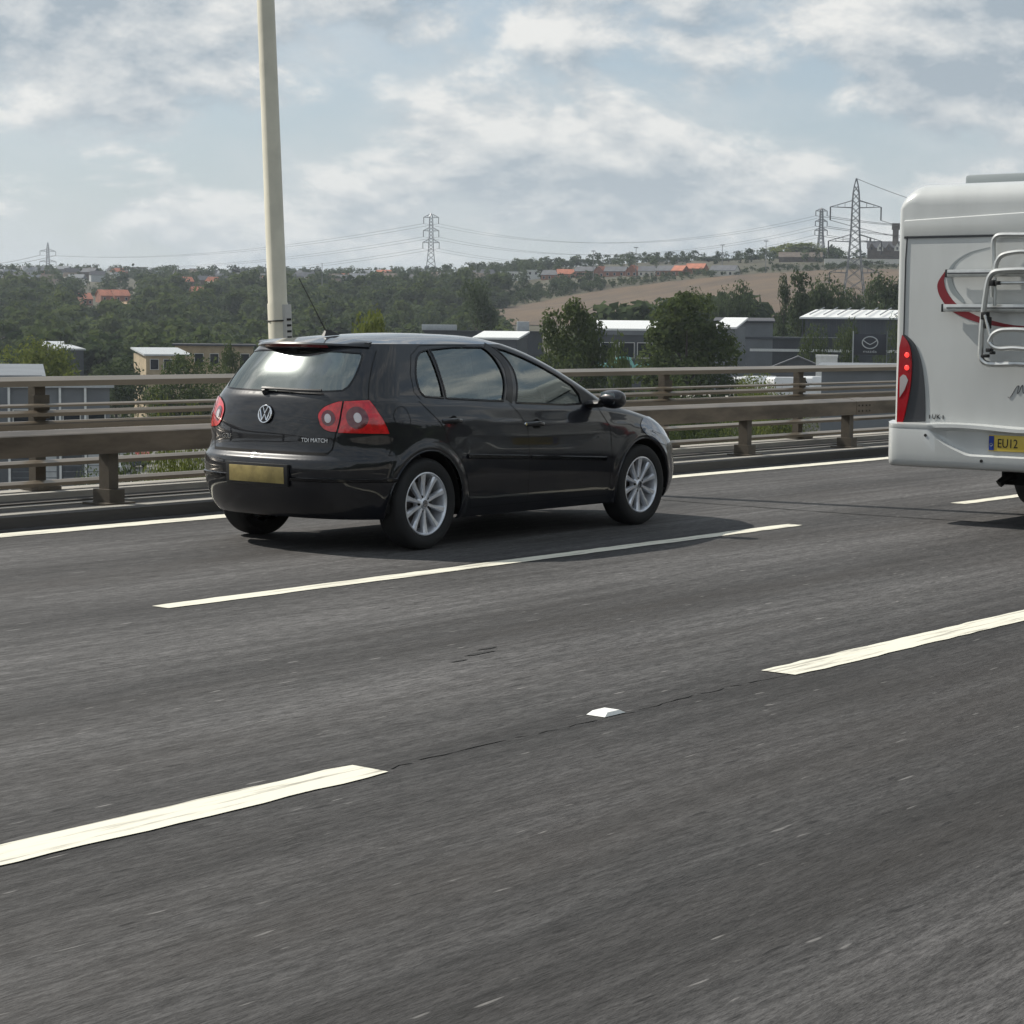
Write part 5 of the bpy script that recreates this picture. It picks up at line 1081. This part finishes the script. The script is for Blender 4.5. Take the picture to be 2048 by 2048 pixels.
# the old town climbing the far ridge: small pale houses among trees
rr_ = random.Random(5); k = 0
lab_t = 'small pale house of the distant town on the left ridge'
for i in range(80):
    px = rr_.uniform(-20, 1000); d = rr_.uniform(1020, 1370); g = gp(px, d); o = thing('town_house', lab_t, 'house', tuple(g), frame_at(px, d, rr_.uniform(-.6, .6)), 'houses of the distant town'); w, h = rr_.uniform(6, 9), rr_.uniform(3.4, 4.6)
    q = MB(); q.box((0, 3, h/2), (w, 6, h)); q.build('wall', rr_.choice(['render_white', 'render_white', 'brick_red', 'stone', 'clad_pale']), o)
    q = MB(); q.prism([(-.3, h), (3, h+2.4), (6.3, h)], lambda y, z: (-w/2-.2, y, z), lambda y, z: (w/2+.2, y, z)); q.build('roof', rr_.choice(['roof_grey', 'roof_grey', 'stone', 'stone', 'slate_dark', 'clad_grey', 'roof_red']), o)
# low brown hall, white wall and the old building with a tower on the right ridge
B('hall', 'long low brown building on the ridge left of the pylons', 'building', 1556, 1640, hit(1598, 524, 500), 509, 10, wall='stone', roof='gable', roofm='stone', rise=2.6, minh=3)
B('white_wall', 'long white wall along the ridge top left of the motorhome', 'wall', 1648, 1800, hit(1724, 530, 500), 518, 2, wall='render_white', roofm='render_white', over=.05, minh=2.5, turn=.05)
d = hit(1765, 524, 500); g = gp(1765, d); ob = thing('old_house', 'dark gabled old building with a tall chimney tower on the right ridge', 'building', tuple(g), frame_at(1765, d)); zr_ = at(1765, 484, d)[2]-g[2]; w = pxw(66, d)
q = MB(); q.box((0, 5, (zr_-3)/2), (w, 10, zr_-3)); q.build('wall', 'stone', ob)
q = MB(); q.prism([(-.4, zr_-3), (5, zr_+.6), (10.4, zr_-3)], lambda y, z: (-w/2-.3, y, z), lambda y, z: (w/2+.3, y, z)); q.build('roof', 'slate_dark', ob)
for i in range(4):
    xx = -w/2+w*(i+.5)/4; q = MB(); q.prism([(xx-1.5, zr_-4.5), (xx+1.5, zr_-4.5), (xx+1.5, zr_-3), (xx, zr_-.6), (xx-1.5, zr_-3)], lambda x, z: (x, -.8, z), lambda x, z: (x, 3, z)); gb = q.build('dormer', 'render_white' if i % 2 else 'stone', ob)
    q = MB(); q.box((xx, -.85, zr_-3.2), (.9, .12, 1.3)); q.build('window', 'window_dark', gb)
tw = pxw(11, d); zt_ = at(1786, 446, d)[2]-g[2]; xx = pxw(21, d)
q = MB(); q.box((xx, 3, zt_/2), (tw*1.05, 2.4, zt_)); q.box((xx, 3, zt_-1.6), (tw*1.4, 3.2, 3.2)); q.add([], []); q.build('tower', 'stone', ob)
for s in (-.42, .3): q = MB(); q.box((w*s, 5, zr_+1.2), (1.0, 1.0, 2.0)); q.build('chimney', 'stone', ob)
# lamp masts on the ridge
for px, py, lab in ((1185, 502, 'first lamp mast from the left on the ridge estate'), (1270, 495, 'second lamp mast from the left on the ridge'), (1442, 490, 'third lamp mast from the left above the ridge trees'), (1529, 482, 'rightmost lamp mast on the ridge left of the pylons'), (531, 529, 'thin mast on the skyline left of the lamp column'), (644, 527, 'thin mast on the skyline right of the lamp column')):
    d = 960; g = gp(px, d); h = at(px, py, d)[2]-g[2]; o = thing('lamp_mast', lab, 'lamp post', tuple(g), frame_at(px, d), 'masts on the ridge'); q = MB(); q.tube([(0, 0, 0), (0, 0, h)], [.22, .13], 6); q.build('mast', 'steel', o); q = MB(); q.box((0, 0, h), (2.0 if px > 700 else .4, .5, .35)); q.build('head', 'steel', o)

# ---------------------------------------------------------------- pylons and wires
def pylon(label, px, d, py_top, kind, turn=0., th=.22):
    g = gp(px, d); H = at(px, py_top, d)[2]-g[2]; o = thing('pylon', label, 'pylon', tuple(g), frame_at(px, d, turn), 'pylons'); s = H/45.
    wprof = PC([(0, 4.6), (.35, 2.3), (.60, 1.45), (.9, .95), (1.0, .12)]) if kind == 'L' else PC([(0, 4.2), (.4, 2.0), (.62, 1.45), (.95, 1.05), (1.0, .1)])
    q = MB(); lv = list(np.linspace(0, .36, 5))+list(np.linspace(.43, 1.0, 12))
    cor = lambda t: [np.array([sx*float(wprof(t))*s, sy*float(wprof(t))*s, t*H]) for sx, sy in ((-1, -1), (1, -1), (1, 1), (-1, 1))]
    for a, b2 in zip(lv[:-1], lv[1:]):
        A_, B_ = cor(a), cor(b2)
        for k in range(4):
            q.bar(A_[k], B_[k], th*1.25)
            q.bar(A_[k], B_[(k+1) % 4], th*.7); q.bar(A_[(k+1) % 4], B_[k], th*.7)
    q.build('tower', 'steel', o); tips = []
    arms = {'L': [(.79, 8.2), (.545, 8.6), (.32, 8.0)], 'D': [(.935, 5.2), (.73, 5.4), (.55, 5.7)]}[kind]
    for t, L_ in arms:
        for sx in (-1, 1):
            w0 = float(wprof(t))*s; z = t*H; tip = np.array([sx*L_*s, 0, z+.25*s]); q = MB()
            for sy in (-1, 1): q.bar((sx*w0, sy*w0, z), tip, th*.9); q.bar((sx*w0, sy*w0, z+2.3*s), tip, th*.9)
            for u in (.33, .66): m1 = np.array([sx*w0, 0, z])*(1-u)+tip*u; m2 = np.array([sx*w0, 0, z+2.3*s])*(1-u)+tip*u; q.bar(m1, m2, th*.7)
            a_ = q.build('cross_arm', 'steel', o); q = MB(); q.tube([tip, tip-[0, 0, 4.3*s]], .24, 6); q.build('insulator', 'cable', a_); tips.append((sx, t, tip-np.array([0, 0, 4.3*s])))
    bpy.context.view_layer.update(); Mw = o.matrix_world
    return [(sx, np.array(Mw @ Vector(p))) for sx, t, p in tips], np.array(Mw @ Vector((0, 0, H)))
p1, e1 = pylon('smallest and farthest pylon on the left skyline', 97, 2000, 485, 'L', .1, .42)
p2, e2 = pylon('pylon standing on the skyline above the middle of the car roof', 861, 1350, 427, 'D', .0, .34)
p3, e3 = pylon('smaller of the two pylons left of the motorhome', 1638, 1250, 416, 'D', .25, .34)
p4, e4 = pylon('largest and nearest pylon, beside the motorhome', 1706, 690, 357, 'L', .1, .22)
def wire(label, a, b2, sag, r=.09):
    pts = []
    for t in np.linspace(0, 1, 26): p = a+(b2-a)*t; p = p-np.array([0, 0, 4*sag*t*(1-t)]); pts.append(p)
    c = (a+b2)/2; c[2] = min(a[2], b2[2])-sag; q = MB(); q.tube([p-c for p in pts], r, 4); o = q.build('power_line', 'cable', None, False, tuple(c)); return tag(o, label, 'power line', 'power lines')
Lw = ['upper left', 'upper right', 'middle left', 'middle right', 'lower left', 'lower right']
for i in range(6): wire(f'{Lw[i]} wire between the farthest pylon and the one above the car roof', p2[i][1], p1[i][1], 9, .07)
for i in range(6): wire(f'{Lw[i]} wire between the pylon above the car roof and the small right pylon', p2[i][1], p3[i][1], 14, .055)
off = lambda px, py, d: at(px, py, d)
for i in range(6): wire(f'{Lw[i]} wire running left out of view from the farthest pylon', p1[i][1], p1[i][1]+(p1[i][1]-p2[i][1])*np.array([.5, .5, 0]), 6, .16)
for i in range(6): wire(f'{Lw[i]} wire from the nearest pylon passing behind the motorhome', p4[i][1], off(2250+40*(i % 2), 500+22*(i//2), 800), 5, .07)
for i in range(6): wire(f'{Lw[i]} wire from the small right pylon passing behind the motorhome', p3[i][1], off(2300+30*(i % 2), 430+20*(i//2), 1300), 8, .12)
wire('topmost earth wire from the nearest pylon to behind the motorhome', e4, off(2250, 450, 800), 6, .06)

# ---------------------------------------------------------------- parked vehicles below the viaduct
def small_car(name, label, px, d, rz, paint, van=False, group='vehicles parked below the viaduct'):
    g = gp(px, d); o = thing(name, label, 'van' if van else 'car', (g[0], g[1], max(g[2], -14.86)), frame_at(px, d)+rz, group)
    if van: pr = [(-2.7, .35), (-2.7, 2.2), (-2.5, 2.4), (1.2, 2.4), (1.9, 1.5), (2.6, 1.25), (2.75, .4)]; wd = [(1.25, 2.1), (1.75, 1.45), (1.1, 1.45), (1.0, 2.1)]
    else: pr = [(-2.1, .3), (-2.15, .75), (-1.95, .95), (-1.4, 1.4), (.3, 1.42), (1.05, .95), (1.95, .8), (2.1, .6), (2.05, .3)]; wd = [(-1.55, .98), (-1.25, 1.33), (.2, 1.35), (.85, .98)]
    w = 1.0 if van else .86
    q = MB(); q.prism(pr, lambda x, z: (x, -w, z), lambda x, z: (x, w, z)); q.build('body', paint, o, bevel=.07)
    for s in (-1, 1): q = MB(); q.prism(wd, lambda x, z: (x, s*(w+.002), z), lambda x, z: (x, s*(w+.012), z)); q.build('side_window', 'window_dark', o)
    q = MB()
    if van: q.add([(1.28, -.8, 2.32), (1.28, .8, 2.32), (1.90, .85, 1.56), (1.90, -.85, 1.56)], [(0, 1, 2, 3)])
    else: q.add([(.36, -.7, 1.40), (.36, .7, 1.40), (1.03, .75, 1.0), (1.03, -.75, 1.0)], [(0, 1, 2, 3)])
    for p_ in range(len(q.v)): q.v[p_] = (q.v[p_][0]+.03, q.v[p_][1], q.v[p_][2]+.03)
    q.build('windscreen', 'window_dark', o)
    for x in ((-1.7, 1.7) if van else (-1.3, 1.3)):
        for s in (-1, 1): q = MB(); q.lathe([(0, .1*s), (.2, .1*s), (.31, .08*s), (.31, -.1*s)], (x, s*(w-.09), .31), 'y', 14); q.build('wheel', 'rubber', o)
for i, c in enumerate([(.42, .44, .46), (.03, .04, .08), (.35, .05, .04), (.12, .13, .15), (.62, .63, .64), (.05, .09, .2)]): mat('paint_%d' % i, c, .3, coat=.8)
cars = [(238, 238, 0, 'silver car parked nearest the first barrier post'), (262, 246, 1, 'dark navy car parked second along the row left of the car'), (285, 255, 2, 'red car parked in the row left of the car'), (250, 268, 4, 'white car parked behind the silver one'), (275, 278, 3, 'grey car parked behind the red one'), (60, 225, 5, 'blue car parked under the box beam at the left edge'), (98, 232, 4, 'white car parked beside the blue one at the left edge'), (1400, 262, 3, 'grey car seen under the beam just ahead of the car'), (1432, 270, 4, 'white car seen under the beam ahead of the car'), (1462, 258, 0, 'silver car seen under the beam left of a barrier post'), (1530, 266, 5, 'blue car seen under the beam right of a barrier post'), (1600, 262, 4, 'white car seen under the beam below the white vans'), (1635, 272, 3, 'grey car seen under the beam next to the motorhome')]
for i, (px, d, c, lab) in enumerate(cars): small_car('parked_car', lab, px, d, [1.3, .9, 1.5, 1.1][i % 4], 'paint_%d' % c)
dz_ = at(1530, 797, 236)[2]; g = gp(1530, 240); b = MB(); b.box((0, 0, (dz_+15.3)/2), (20, 17, dz_+15.3)); tr = b.build('car_park_deck', 'concrete', None, False, (g[0], g[1], -15.3)); tr.rotation_euler = (0, 0, frame_at(1530, 240)); tag(tr, kind='structure')
for i, (px, d, rz, lab) in enumerate([(1492, 235, 1.25, 'white van seen between the parapet rails left of a post'), (1528, 241, .95, 'second white van from the left between the parapet rails'), (1585, 237, .5, 'white van seen between the parapet rails right of a post'), (1628, 243, 1.2, 'white van next to the grey building between the rails')]):
    small_car('white_van', lab, px, d, rz, 'van_white', True); o = [x for x in bpy.data.objects if x.name.startswith('white_van')][-1]; o.location.z = dz_+.01

# ---------------------------------------------------------------- the air over the valley
hm = bpy.data.materials.new('haze'); hm.use_nodes = True; nt = hm.node_tree; nt.nodes.clear(); pv = N(nt, 'ShaderNodeVolumePrincipled'); pv.inputs['Color'].default_value = (.80, .88, 1., 1); pv.inputs['Density'].default_value = .00012; pv.inputs['Anisotropy'].default_value = .35
ho = N(nt, 'ShaderNodeOutputMaterial'); nt.links.new(pv.outputs[0], ho.inputs['Volume']); MATS['haze'] = hm
b = MB(); b.box((CAM[0], CAM[1], 42), (9300, 9300, 118)); hz_o = b.build('haze', 'haze'); tag(hz_o, kind='stuff')
